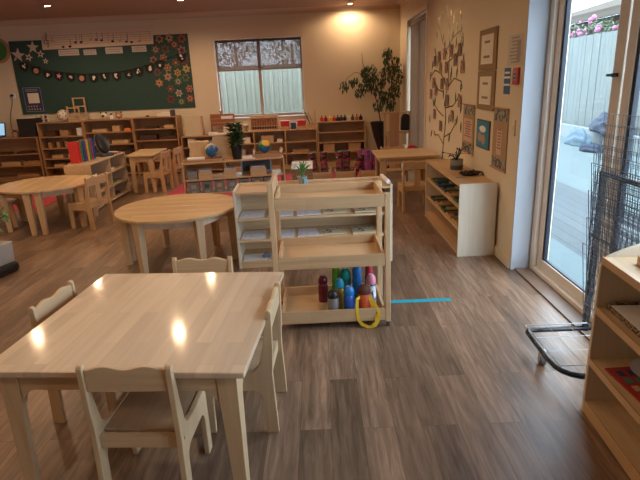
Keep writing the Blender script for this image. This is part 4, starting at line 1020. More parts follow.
# abacus
t = thing('abacus', 'wooden bead frame with rows of red beads under the window', 'abacus', (-.985, 9.42, .7005))
obj('frame', B().box(-.25, .25, -.02, .02, .0, .02).box(-.25, .25, -.02, .02, .205, .225).box(-.25, -.23, -.02, .02, .02, .205).box(.23, .25, -.02, .02, .02, .205).box(-.25, .25, .03, .05, .225, .26), golX, t, bevel=.002)
obj('lower_bar', bx(-.23, .23, -.015, .015, .065, .08), golX, t)
obj('backing', bx(-.25, .25, .0201, .0299, 0, .225), golX, t)
b = B()
for i in range(10):
    x = -.20 + i * .0445
    for j in range(4): b.ball((x, 0, .10 + j * .026), .0135, 8)
obj('beads', b, flat('bead_red', (.42, .10, .05), .35), t, smooth=True)
b = B()
for i in range(10): b.tube([(-.20 + i * .0445, 0, .08), (-.20 + i * .0445, 0, .205)], .002, 4)
for i in range(10): b.box(-.215 + i * .0445, -.19 + i * .0445, -.012, .012, .022, .062)
obj('rods', b, brownd, t)
for k, (x, lab) in enumerate(((-.61, 'left'), (-.315, 'right'))):
    t = thing('red_tub', '%s red tub on a wooden stand below the window' % lab, 'tub', (x, 9.40, .7005), 0, 'red tubs under the window')
    obj('stand', bx(-.085, .085, -.05, .05, 0, .05), golX, t, bevel=.003); obj('tub', B().box(-.075, .075, -.045, .045, .0505, .145), red, t, bevel=.006)
    obj('rim', B().box(-.08, .08, -.05, .05, .1455, .152), flat('red_rim', (.62, .08, .05)), t)
box_thing('blue_box', 'box', 'small dark blue box between the two red tubs', (-.462, 9.42), .7005, .09, .09, .115, navy)
t = thing('book_holder', 'wooden holder with slanting striped booklets at the right end under the window', 'holder', (-.15, 9.42, .7005))
obj('holder', B().box(-.06, .085, -.07, .07, 0, .08).box(.07, .088, -.07, .07, .08, .33), golX, t, bevel=.002)
for i in range(4):
    M_ = Matrix.Translation((-.05 + i * .026, 0, .085)) @ Euler((0, R(-22), 0)).to_matrix().to_4x4()
    obj('booklet', bx(0, .012, -.06, .06, .0, .21 + .01 * i, M=M_), (cream, brownd, cream, tan)[i], t)
# coloured bottles
bc = [('red', red), ('dark red', flat('dark_red', (.28, .02, .03))), ('yellow', flat('paint_yellow', (.80, .52, .03))), ('bright red', flat('bright_red', (.60, .04, .03))), ('brown', brownd), ('navy', navy), ('black', black), ('cream', cream), ('charcoal', dgrey), ('orange-red', flat('orange_red', (.55, .12, .05))), ('jet black', flat('jet', (.008, .008, .01)))]
for (x, (cn, mt_)) in zip((.05, .12, .195, .27, .335, .395, .46, .53, .60, .675, .745), bc):
    t = thing('paint_bottle', '%s bottle in the row on the shelf right of the window' % cn, 'bottle', (x, 9.40, .8105), 0, 'coloured bottles right of the window')
    obj('body', B().lathe([(.030, 0), (.031, .005), (.031, .058), (.018, .068)], 12), mt_, t, smooth='a')
    obj('lid', B().lathe([(.012, .0665), (.012, .085), (.006, .105)], 10), mt_ if cn in ('red', 'yellow', 'cream', 'dark red', 'bright red') else black, t, smooth='a')

# ------------------------------------------------------------ back right corner: stand, planter, ficus, toys
st = thing('wooden_stand', 'brown wooden stand with a wide upright board in the back right corner', 'stand', (1.215, 8.25, 0))
for x in (-.20, .185): obj('post', bx(x, x + .03, -.015, .015, 0, .97), redwood if False else golZ, st, bevel=.002)
obj('top_bar', bx(-.24, .22, -.03, .03, .9705, .995), golX, st, bevel=.003)
obj('wide_board', bx(-.115, .035, -.022, -.006, .06, .97), wood('pinkish_board', (.42, .22, .13), (.52, .30, .19), 'Z'), st, bevel=.002)
for z in (.66, .42, .06): obj('rail', bx(-.1695, .1845, -.005, .015, z, z + .035), golX, st)
t = tag(obj('black_bag', B().prism([(-.07, -.25), (.07, -.26), (.075, -.05), (.05, 0), (-.03, .0), (-.06, -.06)], 'xz', -.03, .03), black, bevel=.02), 'small black bag hanging in the wooden stand', 'bag'); put(t, (1.335, 8.20, .965))
t = thing('tall_planter', 'tall black planter leaning left in the back right corner', 'planter', (1.13, 8.98, 0))
M_ = Matrix(((1, 0, -.17, 0), (0, 1, 0, 0), (0, 0, 1, 0), (0, 0, 0, 1)))
obj('pot', B().lathe([(.07, 0), (.08, .35), (.11, .55), (.125, .80), (.11, .80), (.10, .70)], 20, M=M_), black, t, smooth='a')
fi = thing('ficus_plant', 'tall drooping leafy plant spreading on the wall in the back right corner', 'plant', (1.06, 9.25, 0))
obj('nursery_pot', B().lathe([(.06, 0), (.085, .2), (.078, .2), (.07, .17)], 18), dgrey, fi, smooth='a')
b = B()
fx, fy = 1.06, 9.25
def fb(pts, r0):
    n_ = len(pts); b.tube([(x - fx, (k % 2) * .02, z) for k, (x, z) in enumerate(pts)], [r0 * (1 - .8 * k / n_) for k in range(n_)], 6)
fb([(1.06, .15), (1.09, .73), (1.03, 1.07), (.96, 1.32), (.83, 1.58), (.78, 1.78), (.77, 1.93)], .012)
fb([(1.07, .15), (1.14, .73), (1.21, 1.15), (1.31, 1.55), (1.25, 1.91)], .012)
fb([(.83, 1.58), (.65, 1.62), (.51, 1.53), (.46, 1.40)], .005); fb([(1.25, 1.2), (1.36, 1.35), (1.36, 1.62)], .006); fb([(.96, 1.32), (.8, 1.38), (.70, 1.33)], .005)
obj('stems', b, bark, fi)
b = B(); q = random.Random(17)
for x, z, r in [(.91, 1.61, .129), (1.01, 1.42, .14), (.81, 1.41, .10), (1.28, 1.75, .14), (1.34, 1.54, .13), (1.33, 1.3, .10), (1.18, 1.6, .09), (.46, 1.41, .08), (.58, 1.47, .055), (.71, 1.3, .074), (1.04, 1.07, .09), (1.22, 1.15, .12), (1.28, 1.03, .08), (1.18, 1.87, .08), (.8, 1.61, .06), (1.13, 1.23, .08), (.88, 1.5, .09), (.66, 1.51, .037), (1.22, 1.93, .07)]:
    for _ in range(int(520 * r * r * 14) + 6):
        a = q.uniform(0, 6.28); rr = r * math.sqrt(q.random()); p = Vector((x - fx + rr * math.cos(a), q.uniform(-.10, .10), z + rr * math.sin(a) * 1.1))
        leaf(b, p, q.uniform(.045, .085), Euler((q.uniform(-.5, .5), q.uniform(.7, 1.9), q.uniform(0, 6.28))).to_matrix(), .45)
obj('foliage', b, leafM, fi)
t = thing('cushion_chair', 'red round cushion with a white side on the floor by the curtain', 'cushion', (1.33, 7.62, 0))
obj('white_base', B().prism([(-.11, 0), (.10, 0), (.12, .22), (.02, .50), (-.09, .56), (-.12, .3)], 'xz', -.12, .12), whiteP, t, bevel=.02)
obj('red_cushion', B().ball((-.02, -.135, .30), .10, 18, (1, .35, 1)), flat('cushion_red', (.50, .02, .04), .8), t, smooth=True)
obj('red_top', B().ball((-.0, -.10, .50), .075, 16, (1.2, .6, .8)), flat('cushion_red', (.50, .02, .04), .8), t, smooth=True)
bpy.data.objects[t.name].name = 'toadstool_seat'; t['label'] = 'red and white soft seat standing between the small table and the curtain'; t['category'] = 'seat'

# ------------------------------------------------------------ back wall decoration
YW = YB - .001
t = thing('felt_board', 'large dark green pin board on the back wall at left', 'board', (0, YW, 0))
obj('board_panel', bx(-5.375, -2.235, -.016, 0, 1.140, 2.388), board, t)
YD = YW - .0175
def star(b, x, z, r, n=5, t0=0.0, th=.004, inner=.42, y=0.0):
    pts = [(x + (r if k % 2 == 0 else r * inner) * math.sin(t0 + PI * k / n), z + (r if k % 2 == 0 else r * inner) * math.cos(t0 + PI * k / n)) for k in range(2 * n)]
    b.prism(pts, 'xz', y - th, y); return b
for x, z, r, a, lab in ((-5.25, 2.155, .125, .15, 'largest pale star at the top left of the green board'), (-4.965, 2.275, .11, .1, 'second largest pale star, highest on the green board'), (-5.067, 2.115, .075, .4, 'pale star with a dark spot, middle of the star group on the board'), (-4.85, 2.16, .072, .2, 'pale star right of the middle one in the star group'), (-4.785, 2.04, .055, .2, 'smallest pale star in the star group on the board')):
    t = thing('paper_star', lab, 'star', (x, YD, z), 0, 'pale stars on the green board')
    obj('star_shape', star(B(), 0, 0, r, 5, a), plain('star_paper', (.62, .50, .40), .8), t)
    if r < .08: obj('centre_spot', B().lathe([(r * .25, -.001), (r * .25, .001)], 10, M=Matrix.Translation((0, -.0055, 0)) @ Euler((PI / 2, 0, 0)).to_matrix().to_4x4()), brownd, t)
fl = [(-2.73, 2.32, 'o'), (-2.56, 2.33, 't'), (-2.34, 2.31, 'r'), (-2.82, 2.15, 'b'), (-2.65, 2.15, 'b'), (-2.48, 2.22, 'r2'), (-2.88, 1.98, 'p'), (-2.70, 2.01, 't'), (-2.36, 2.12, 'p'), (-2.65, 1.84, 't'), (-2.48, 1.75, 'y'), (-2.32, 1.81, 'y'), (-2.83, 1.59, 'o'), (-2.66, 1.69, 't'), (-2.49, 1.60, 'g'), (-2.35, 1.66, 'g'), (-2.64, 1.48, 'b'), (-2.50, 1.40, 'w'), (-2.30, 1.47, 'p'), (-2.66, 1.30, 'r2'), (-2.47, 1.25, 'g'), (-2.31, 1.30, 'r'), (-2.84, 1.77, 'b'), (-2.49, 1.92, 'b'), (-2.33, 1.95, 'r2')]
fcm = {'o': ('orange', flat('flower_orange', (0.432, 0.173, 0.050))), 't': ('tan', flat('flower_tan', (0.302, 0.194, 0.122))), 'r': ('red', flat('flower_red', (0.346, 0.072, 0.050))), 'b': ('brown', flat('flower_brown', (0.144, 0.079, 0.058))), 'r2': ('dark red', flat('flower_darkred', (0.173, 0.043, 0.036))), 'p': ('pink', flat('flower_pink', (0.346, 0.158, 0.144))), 'y': ('yellow', flat('flower_yellow', (0.396, 0.274, 0.072))), 'g': ('green', flat('flower_green', (0.086, 0.158, 0.072))), 'w': ('white', flat('flower_white', (0.446, 0.396, 0.374)))}
q = random.Random(41)
def flab(x, z):
    r_ = 'top' if z > 2.25 else 'upper' if z > 1.95 else 'middle' if z > 1.62 else 'lower' if z > 1.4 else 'bottom'
    c_ = 'left' if x < -2.72 else 'centre' if x < -2.42 else 'right'
    return r_, c_
seen = {}
for x, z, c in fl:
    n_, mt_ = fcm[c]; r_, c_ = flab(x, z)
    lab = '%s paper star flower, %s %s of the flower cluster on the board' % (n_, r_, c_)
    if lab in seen: lab = '%s paper star flower, %s %s of the cluster, beside its twin' % (n_, r_, c_)
    seen[lab] = 1
    t = thing('paper_flower', lab, 'paper flower', (x, YD, z), 0, 'paper flowers on the green board')
    rr = q.uniform(.072, .088)
    obj('petals', star(B(), 0, 0, rr, 6, q.uniform(0, 1), inner=.62), mt_, t)
    obj('ring', star(B(), 0, 0, rr * .55, 6, q.uniform(0, 1), inner=.6, y=-.0042), [tan, brownd, cream, brownd][q.randrange(4)], t)
    obj('centre', B().lathe([(rr * .25, 0), (rr * .22, .003)], 10, M=Matrix.Translation((0, -.0084, 0)) @ Euler((PI / 2, 0, 0)).to_matrix().to_4x4()), [brownd, orange, navy][q.randrange(3)], t)
# bunting
bp_ = [(-5.176, 1.973), (-4.979, 1.898), (-4.784, 1.826), (-4.593, 1.791), (-4.384, 1.765), (-4.192, 1.74), (-3.981, 1.735), (-3.782, 1.74), (-3.57, 1.745), (-3.352, 1.77), (-3.167, 1.808), (-2.967, 1.851), (-2.766, 1.903), (-2.38, 2.011)]
t = thing('bunting', 'string of small black pennants hanging across the green board', 'bunting', (0, YD - .012, 0))
sp = [(-5.30, 2.13)] + [(x, z + .055) for x, z in bp_] + [(-2.27, 2.12)]
obj('string', B().tube([(x, 0, z) for x, z in sp], .006, 5), black, t)
for k, (x, z) in enumerate(bp_):
    p = obj('pennant', B().prism([(x - .088, z + .055), (x + .088, z + .055), (x + .07, z - .05), (x, z - .10), (x - .07, z - .05)], 'xz', -.003, .001), ink, t)
    kd = k % 5; b = B()
    if k == 5 or k == 1: b.lathe([(.048, 0), (.045, .004)], 12, M=Matrix.Translation((x, -.0035, z - .015)) @ Euler((PI / 2, 0, 0)).to_matrix().to_4x4()); mt_ = flat('pennant_tan', (.45, .22, .15))
    elif k == 3: star(b, x, z - .01, .05, 5, .3, y=-.0035); mt_ = pink
    else:
        for _ in range(3 + kd % 2):
            dx, dz, rr = q.uniform(-.022, .022), q.uniform(-.035, .03), q.uniform(.010, .022)
            b.ball((x + dx, -.004, z + dz), rr, 8, (1, .1, q.uniform(.8, 1.6)))
        mt_ = cream
    obj('symbol', b, mt_, p)
# music banner
t = thing('music_banner', 'long paper banner with a music stave and coloured notes above the board', 'banner', (0, YW - .018, 0))
bs = obj('banner_sheet', B().prism([(-4.80, 2.225), (-2.845, 2.245), (-2.82, 2.55), (-4.78, 2.52)], 'xz', -.0025, 0), plain('banner_paper', (.72, .56, .43), .85), t)
stave = B()
for i in range(5):
    z = 2.30 + i * .037; stave.box(-4.76, -2.88, -.0038, -.0028, z, z + .004)
for x in (-4.76, -4.12, -3.62, -3.28, -2.885): stave.box(x, x + .005, -.0039, -.0029, 2.30, 2.452)
obj('stave', stave, flat('faded_ink', (.24, .15, .12)), bs)
b = B(); cx = -4.70
b.tube([(cx + a, -.0045, 2.38 + c) for a, c in ((-.01, -.10), (.01, -.115), (.02, -.095), (.0, .02), (-.012, .09), (.005, .13), (.022, .10), (.01, .05), (-.04, .0), (-.045, -.045), (0, -.065), (.04, -.04), (.035, -.005), (0, .01), (-.018, -.02))], .0045, 5)
obj('treble_clef', b, ink, bs)
obj('time_mark', B().tube([(-4.585 + .03 * math.cos(R(a)), -.0045, 2.385 + .035 * math.sin(R(a))) for a in range(50, 311, 26)], .0042, 5), flat('faded_ink', (.24, .15, .12)), bs)
for k, (x, z, m_, stem) in enumerate(((-4.43, 2.26, brownd, 0), (-4.31, 2.262, ink, 1), (-4.20, 2.325, brownd, 1), (-4.10, 2.325, brownd, 1), (-3.93, 2.355, tan, 1), (-3.83, 2.35, purple, 1), (-3.74, 2.34, brownd, 1), (-3.55, 2.315, ink, 1), (-3.42, 2.315, tan, 1), (-3.31, 2.30, navy, 1), (-3.22, 2.29, brownd, 0), (-3.08, 2.30, orange, 1), (-2.97, 2.305, yellow, 1))):
    b = B(); M_ = Matrix.Translation((x, -.004, z)) @ Euler((PI / 2, 0, 0)).to_matrix().to_4x4() @ Matrix.Diagonal((1.25, .9, 1, 1)); b.lathe([(.022, 0), (.022, .002)], 12, M=M_)
    if stem: b.box(x + .018, x + .025, -.0058, -.0042, z, z + .12)
    obj('note', b, m_, bs)
for k, (x0, x1, z0, z1, lab) in enumerate(((-4.53, -4.17, 2.115, 2.215, 'leftmost'), (-4.09, -3.865, 2.11, 2.20, 'second'), (-3.70, -3.40, 2.115, 2.22, 'third'), (-3.235, -2.98, 2.125, 2.225, 'rightmost'))):
    t = thing('word_strip', '%s of the four printed word strips under the music banner' % lab, 'paper', (0, YD - .001, 0), 0, 'word strips under the music banner')
    sh_ = obj('strip', bx(x0, x1, -.002, 0, z0, z1), plain('strip_paper', (.58, .50, .46), .85), t)
    b = B(); q = random.Random(k)
    for r_ in range(2):
        x = x0 + .02
        while x < x1 - .05: w_ = q.uniform(.02, .05); b.box(x, x + w_, -.0028, -.0021, z0 + .025 + r_ * .035, z0 + .035 + r_ * .035); x += w_ + .012
    obj('words', b, flat('faded_ink', (.24, .15, .12)), sh_)
t = thing('poster', 'dark blue poster with a cream panel at the lower left of the green board', 'poster', (0, YD, 0))
ps = obj('poster_sheet', bx(-5.285, -4.985, -.003, 0, 1.195, 1.60), flat('poster_navy', (.035, .04, .11)), t)
obj('border', B().box(-5.29, -4.98, -.0035, -.0005, 1.60, 1.608).box(-5.29, -4.98, -.0035, -.0005, 1.187, 1.195).box(-5.293, -5.285, -.0035, -.0005, 1.187, 1.608).box(-4.985, -4.977, -.0035, -.0005, 1.187, 1.608), flat('blue_grey', (.25, .30, .36)), ps)
obj('cream_panel', bx(-5.225, -5.025, -.005, -.0031, 1.335, 1.51), cream, ps)
b = B(); q = random.Random(4)
for z in (1.565, 1.54): b.box(-5.25, -5.03, -.0045, -.0031, z, z + .012)
obj('title', b, flat('blue_grey', (.25, .30, .36)), ps)
b = B()
for k in range(9): b.lathe([(.014, 0), (.014, .001)], 8, M=Matrix.Translation((-5.24 + (k % 5) * .05, -.0032, 1.23 + (k // 5) * .05)) @ Euler((PI / 2, 0, 0)).to_matrix().to_4x4())
obj('dots', b, tan, ps)
t = thing('dotted_poster', 'cream sheet with rows of dark red discs under the green board', 'poster', (0, YW - .001, 0))
ps = obj('sheet', bx(-5.20, -4.945, -.002, 0, .985, 1.132), cream, t)
b = B()
for k in range(6): b.lathe([(.027, 0), (.027, .001)], 12, M=Matrix.Translation((-5.155 + (k % 3) * .085, -.0022, 1.085 - (k // 3) * .062)) @ Euler((PI / 2, 0, 0)).to_matrix().to_4x4())
obj('discs', b, flat('disc_darkred', (.16, .05, .06)), ps)
t = thing('round_sign', 'round green sign with a wooden rim at the top left of the back wall', 'sign', (-5.60, YW, 2.25))
M_ = Euler((PI / 2, 0, 0)).to_matrix().to_4x4()
obj('rim', B().lathe([(.215, 0), (.215, .02), (.17, .02), (.17, .004)], 36, M=M_), honX, t, smooth='a'); obj('disc', B().lathe([(.17, .0), (.17, .01)], 36, M=M_), flat('sign_green', (.06, .22, .05)), t)
t = thing('wall_socket', 'small white wall socket with a dark plug left of the board', 'socket', (-5.50, YW, 1.47))
obj('plate', bx(-.055, .055, -.01, 0, -.04, .04), whiteP, t, bevel=.003); obj('plug', bx(-.02, .02, -.045, -.0101, .0, .035), black, t)
tag(obj('power_cord', B().tube([(-5.50, YW - .03, 1.47), (-5.53, YW - .012, 1.35), (-5.60, YW - .01, 1.18), (-5.64, YW - .01, .98), (-5.62, YW - .02, .80)], .005, 6), dgrey), 'thin dark cord running down the wall to the laptop', 'cord')

# ------------------------------------------------------------ right wall decoration
XW = XR - .001
def wall_pic(name, label, cat, y0, y1, z0, z1, mat, th=.012):
    t = thing(name, label, cat, (XW, (y0 + y1) / 2, (z0 + z1) / 2)); hy, hz = (y1 - y0) / 2, (z1 - z0) / 2
    return t, obj('backing', bx(-th, 0, -hy, hy, -hz, hz), mat, t, bevel=.002), hy, hz
cork = plain('brown_cork', (.30, .19, .10), .9, var=.25, scale=90)
hess = plain('hessian', (.42, .27, .15), .95, var=.2, scale=120)
scr = speckle('grey_swirl_print', (.10, .09, .08), (.36, .32, .26), 28, .5, .9)
lines = flat('text_grey', (.22, .18, .16))
def text_lines(b, hy, hz, n, x, q):
    for k in range(n):
        z = hz - (k + 1) * 2 * hz / (n + 1); w_ = hy * q.uniform(.45, .8); b.box(x - .001, x, -w_, w_, z - .006, z + .006)
    return b
q = random.Random(8)
for (y0, y1, z0, z1, lab) in ((4.452, 4.925, 1.535, 1.868, 'upper brown frame with a white notice on the right wall'), (4.452, 4.925, 1.198, 1.525, 'lower brown frame with a white notice on the right wall')):
    t, bk, hy, hz = wall_pic('notice_frame', lab, 'frame', y0, y1, z0, z1, cork); t['group'] = 'brown notice frames'
    nb = obj('notice', bx(-.0145, -.0125, -hy * .68, hy * .68, -hz * .72, hz * .72), cream, t)
    b = B(); b.box(-.0157, -.0147, -hy * .3, hy * .3, hz * .3, hz * .42).box(-.0157, -.0147, -hy * .35, hy * .35, -hz * .42, -hz * .3); obj('words', b, lines, nb)
    obj('tape', B().box(-.0157, -.0147, -hy * .66, hy * .66, -hz * .70, -hz * .64), paper, nb)
for (y0, y1, z0, z1, lab) in ((4.99, 5.38, .755, 1.22, 'narrow hanging scroll nearer the wall tree'), (4.095, 4.435, .738, 1.232, 'narrow hanging scroll nearer the glass door')):
    t, bk, hy, hz = wall_pic('hanging_scroll', lab, 'scroll', y0, y1, z0, z1, hess, .008); t['group'] = 'hanging scrolls'
    obj('swirl_band', bx(-.0095, -.0085, -hy * .92, hy * .92, hz * .58, hz * .95), scr, t); obj('swirl_band', bx(-.0095, -.0085, -hy * .92, hy * .92, -hz * .95, -hz * .62), scr, t)
    nb = obj('text_panel', bx(-.0105, -.0085, -hy * (.75 if y0 > 4.5 else .35), hy * (.75 if y0 > 4.5 else .35), -hz * .52, hz * .42 if y0 > 4.5 else hz * .3), plain('pinkish_paper', (.60, .44, .34), .85), t)
    b = text_lines(B(), hy * (.75 if y0 > 4.5 else .35), hz * .4, 7, -.0108, q); obj('words', b, flat('rust_ink', (.35, .12, .08)), nb)
    obj('rod', B().tube([(-.012, -hy - .01, hz), (-.012, hy + .01, hz)], .006, 8), honY, t); obj('rod', B().tube([(-.012, -hy - .01, -hz), (-.012, hy + .01, -hz)], .006, 8), honY, t)
t, bk, hy, hz = wall_pic('picture', 'small blue picture between the two hanging scrolls', 'picture', 4.52, 4.89, .858, 1.108, flat('dark_frame', (.08, .06, .06)), .01)
obj('image', bx(-.0115, -.0105, -hy * .92, hy * .92, -hz * .92, hz * .92), flat('picture_blue', (.04, .22, .34)), t)
b = B(); b.ball((-.0125, -.03, -.045), .045, 12, (.05, 1.2, 1)).ball((-.0125, .07, -.03), .05, 12, (.05, 1.2, .9)); obj('brown_shapes', b, flat('picture_tan', (.45, .30, .20)), t)
b = B(); b.ball((-.0125, .0, .045), .05, 12, (.05, 1.9, .6)); obj('white_shape', b, paper, t)
t, bk, hy, hz = wall_pic('wall_notice', 'white printed notice sheet next to the glass door', 'paper', 3.905, 4.205, 1.552, 1.772, plain('notice_white', (.60, .53, .46), .7), .002)
b = text_lines(B(), hy, hz, 8, -.0023, q); b.box(-.0032, -.0022, -hy * .7, -hy * .25, -hz * .8, hz * .6); obj('words', b, flat('faint_ink', (.36, .30, .26)), t)
t, bk, hy, hz = wall_pic('blue_notice', 'narrow blue and white notice left of the red alarm box', 'paper', 4.12, 4.255, 1.342, 1.538, flat('notice_blue', (.04, .13, .28)), .003)
obj('white_bands', B().box(-.0042, -.0032, -hy, hy, .02, .035).box(-.0042, -.0032, -hy, hy, -.035, -.02).box(-.0042, -.0032, -hy * .8, hy * .8, .055, .07), paper, t)
t = thing('fire_alarm', 'red fire alarm call box on the wall beside the glass door', 'alarm', (XW, 3.985, 1.477))
obj('case', bx(-.018, 0, -.055, .055, -.06, .06), flat('alarm_red', (.50, .03, .03), .35), t, bevel=.005); obj('window_plate', bx(-.0205, -.0185, -.028, .028, -.032, .032), grey, t); obj('slots', B().box(-.0215, -.0206, -.02, .02, .01, .018).box(-.0215, -.0206, -.02, .02, -.018, -.01), ink, t)
t = thing('light_switch', 'cream light switch on the wall beside the reveal of the glass door', 'switch', (XW, 3.98, 1.10)); obj('plate', bx(-.008, 0, -.035, .035, -.06, .06), trimM, t, bevel=.003); obj('rocker', bx(-.012, -.0081, -.012, .012, -.02, .02), trimM, t, bevel=.002)
# tree decal with photographs
t = thing('tree_decal', 'black tree sticker with curling branches and leaves on the right wall', 'wall sticker', (XW, 0, 0))
b = B()
def br(pts, r):
    pv = [Vector((-.002, y, z)) for y, z in pts]; n_ = len(pv)
    for i in range(n_ - 1):
        d_ = (pv[i + 1] - pv[i]).normalized(); s_ = Vector((0, -d_.z, d_.y)) ; r0, r1 = r * (1 - .7 * i / n_), r * (1 - .7 * (i + 1) / n_)
        e = Vector((.0019, 0, 0)); a_, c_ = pv[i], pv[i + 1]
        b.hexa([a_ + s_ * r0, c_ + s_ * r1, c_ - s_ * r1, a_ - s_ * r0, a_ + s_ * r0 + e, c_ + s_ * r1 + e, c_ - s_ * r1 + e, a_ - s_ * r0 + e])
br([(6.28, .50), (6.21, .77), (6.14, 1.01), (6.21, 1.23), (6.08, 1.45), (6.05, 1.72), (6.12, 1.98), (6.2, 2.19)], .016)
def curl(pts, dirn=1):
    y, z = pts[-1]; y0, z0 = pts[-2]; ex = []
    for k in range(1, 9):
        a = k * .75; rr = .055 * (1 - k / 10); ex.append((y + dirn * rr * math.sin(a) * .9, z + rr * (1 - math.cos(a)) * .8 - .01 * k * .3))
    br(pts + ex, .0065)
for k, p in enumerate(([(6.24, 1.44), (6.46, 1.53), (6.76, 1.57), (6.99, 1.51)], [(6.29, 1.32), (6.58, 1.34), (6.77, 1.44)], [(6.16, 1.35), (5.81, 1.47), (5.54, 1.44), (5.52, 1.36)], [(6.2, 1.14), (5.83, 1.18), (5.62, 1.27)], [(6.15, 1.73), (6.41, 1.89), (6.67, 2.12)], [(6.16, 1.79), (5.93, 1.89), (5.61, 1.94)], [(6.14, 1.64), (5.74, 1.71), (5.55, 1.86)], [(6.26, 1.04), (6.55, 1.09), (6.79, 1.17)], [(6.22, .8), (5.9, .88), (5.7, 1.0)], [(6.24, .72), (6.5, .80), (6.7, .78)])):
    curl(p, 1 if p[-1][0] > 6.2 else -1)
obj('trunk_and_branches', b, plain('sticker_black', (.02, .025, .035), .25), t)
lv = [(6.57, 2.13), (6.44, 2.16), (6.25, 2.21), (6.03, 2.17), (5.9, 2.08), (5.63, 2.08), (6.7, 1.98), (6.37, 1.92), (6.12, 2.01), (5.77, 1.98), (5.61, 1.94), (5.51, 1.83), (5.93, 1.91), (6.29, 1.84), (5.78, 1.83), (6.78, 1.79), (7.04, 1.49), (6.92, 1.64), (5.94, 1.54), (5.71, 1.52), (5.47, 1.66), (6.24, 1.44), (5.53, 1.39), (6.29, 1.29), (7.02, .96), (6.82, 1.17), (6.21, 1.2), (5.73, 1.27), (5.5, 1.17), (5.64, 1.04), (5.99, 1.03), (6.62, 1.65), (5.97, 1.48), (6.72, 1.21), (5.47, .98), (6.9, .78), (5.95, .82)]
q = random.Random(3); b = B()
def dleaf(y, z, s, a):
    pts = [(0, -s), (.35 * s, -.2 * s), (.3 * s, .4 * s), (0, s), (-.3 * s, .4 * s), (-.35 * s, -.2 * s)]
    b.prism([(y + p * math.cos(a) - r * math.sin(a), z + p * math.sin(a) + r * math.cos(a)) for p, r in pts], 'yz', -.0035, -.001)
for (y, z) in lv: dleaf(y, z, .058, q.uniform(-.6, .6))
obj('leaves', b, plain('glossy_leaf_sticker', (.05, .13, .07), .18, var=.4), t)
ph = [(6.55, 1.72), (6.28, 1.74), (5.97, 1.76), (5.61, 1.75), (6.77, 1.68), (6.47, 1.59), (6.17, 1.59), (5.78, 1.66), (5.49, 1.58), (6.82, 1.42), (6.37, 1.41), (6.11, 1.41), (6.97, 1.28), (6.68, 1.33), (6.08, 1.23), (5.54, 1.24), (6.73, 1.04), (5.84, 1.07), (6.38, .92)]
sl = {}
for k, (y, z) in enumerate(sorted(ph, key=lambda p: (-p[1], p[0]))):
    lab = 'small brown photo on the wall tree, number %s counting down from the top' % ords[k] if k < 14 else ''
    rowz = 'highest row' if z > 1.7 else 'second row' if z > 1.55 else 'middle row' if z > 1.35 else 'fourth row' if z > 1.15 else 'lowest row'
    sl.setdefault(rowz, []).append((y, z))
pos = {1: ['the'], 2: ['nearer', 'farther'], 3: ['nearest', 'middle', 'farthest'], 4: ['nearest', 'second nearest', 'second farthest', 'farthest'], 5: ['nearest', 'second nearest', 'middle', 'second farthest', 'farthest'], 6: ['nearest', 'second nearest', 'third nearest', 'fourth nearest', 'fifth nearest', 'farthest']}
pm = [speckle('photo_print_%s' % n_, c1, c2, 30, .5, .8) for n_, c1, c2 in (('a', (.12, .05, .04), (.40, .24, .16)), ('b', (.20, .08, .05), (.45, .30, .20)), ('c', (.08, .07, .06), (.32, .18, .12)))]
for rowz, L_ in sl.items():
    L_.sort()
    for k, (y, z) in enumerate(L_):
        o = obj('photograph', bx(-.0062, -.0042, -.075, .075, -.062, .062), pm[(k + len(rowz)) % 3])
        tag(o, '%s small photo to the glass door in the %s of the wall tree' % (pos[len(L_)][k], rowz), 'photo', 'photographs on the wall tree'); put(o, (XW, y, z))
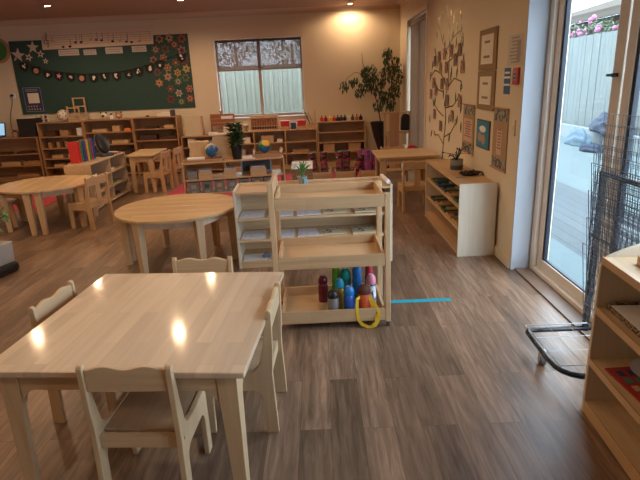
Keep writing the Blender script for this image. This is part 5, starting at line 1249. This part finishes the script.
# ------------------------------------------------------------ planter at the left edge
t = thing('grey_planter', 'square grey planter on a black base at the left edge of the photo', 'planter', (-2.90, 4.24, 0), R(-14))
obj('pot', B().prism([(-.115, .085), (.115, .085), (.13, .27), (-.13, .27)], 'xz', -.125, .125), plain('grey_concrete_pot', (.42, .39, .36), .8, var=.12), t, bevel=.006)
obj('black_base', bx(-.15, .15, -.14, .14, 0, .0845), black, t, bevel=.03)
b = B(); q = random.Random(77)
for i in range(7):
    a = i * .9; pts = [Vector((.03 * math.cos(a), .03 * math.sin(a), .26)), Vector((.10 * math.cos(a), .10 * math.sin(a), .45)), Vector((.20 * math.cos(a), .16 * math.sin(a), .60 - .03 * i))]
    b.tube(pts, [.006, .005, .002], 5)
obj('stems', b, bark, t)
b = B()
for i in range(7):
    a = i * .9
    for j in range(12):
        f_ = j / 11; p = Vector((.03 * math.cos(a), .03 * math.sin(a), .30)).lerp(Vector((.20 * math.cos(a), .16 * math.sin(a), .60 - .03 * i)), f_) + Vector((q.uniform(-.03, .03), q.uniform(-.03, .03), q.uniform(-.03, .03)))
        leaf(b, p, q.uniform(.06, .10), Euler((q.uniform(-.6, .6), q.uniform(-.2, 1.0), q.uniform(0, 6.28))).to_matrix(), .5)
obj('foliage', b, leafL, t)
t = box_thing('reflection_box', 'tub', 'white open box standing in for a bright reflection behind the left round table', (-4.45, 6.35), .001, .22, .3, .18, whiteP, R(5), open_top=True)  # added white box in place of a bright window reflection near the floor

# ------------------------------------------------------------ ceiling downlights
glow = emit('lamp_glass', (1.0, .80, .55), 40)
def downlight(x, y, label, e):
    t = thing('downlight', label, 'ceiling light', (x, y, ZC), 0, 'recessed ceiling downlights')
    obj('ring', B().lathe([(.055, -.0005), (.055, -.006), (.043, -.009), (.041, -.0005)], 24), steel, t, smooth='a')
    obj('lamp_glass', B().lathe([(.0405, -.001), (.0405, -.004)], 20), glow, t)
    l = bpy.data.lights.new('lamp_light', 'SPOT'); l.energy = e; l.color = LAMP_COLOR; l.spot_size = R(166); l.spot_blend = 0.5; l.shadow_soft_size = .04
    lo = bpy.data.objects.new('lamp_light', l); COL.objects.link(lo); lo.parent = t; lo.location = (0, 0, -.02)
L_ = LAMP_ENERGY
downlight(-3.90, 8.2, 'lit downlight above the left part of the green board', L_)
downlight(-1.95, 8.2, 'lit downlight at the top of the photo between the board and window', L_)
downlight(.60, 9.38, 'lit downlight close to the back wall, right of the window', L_ * .62)
for x, y, wh, k_ in ((-3.85, 6.15, 'over the left round table', .8), (-1.95, 6.1, 'over the globe shelf', 1), (.05, 6.1, 'over the small right table, added as fill light', .7), (-3.85, 4.1, 'over the grey planter', .9), (-1.95, 4.1, 'over the middle round table', .9), (.05, 4.1, 'over the low display shelf, added as fill light', .25),  # the two right-hand lamps are added to brighten the right side
                  (-3.85, 2.05, 'left of the square table', .8), (-1.95, 2.05, 'over the left edge of the square table', .5), (-1.95, .1, 'just left of the camera', .4), (-3.85, .1, 'far left of the camera', .6)):
    downlight(x, y, 'ceiling downlight out of frame ' + wh, L_ * k_)
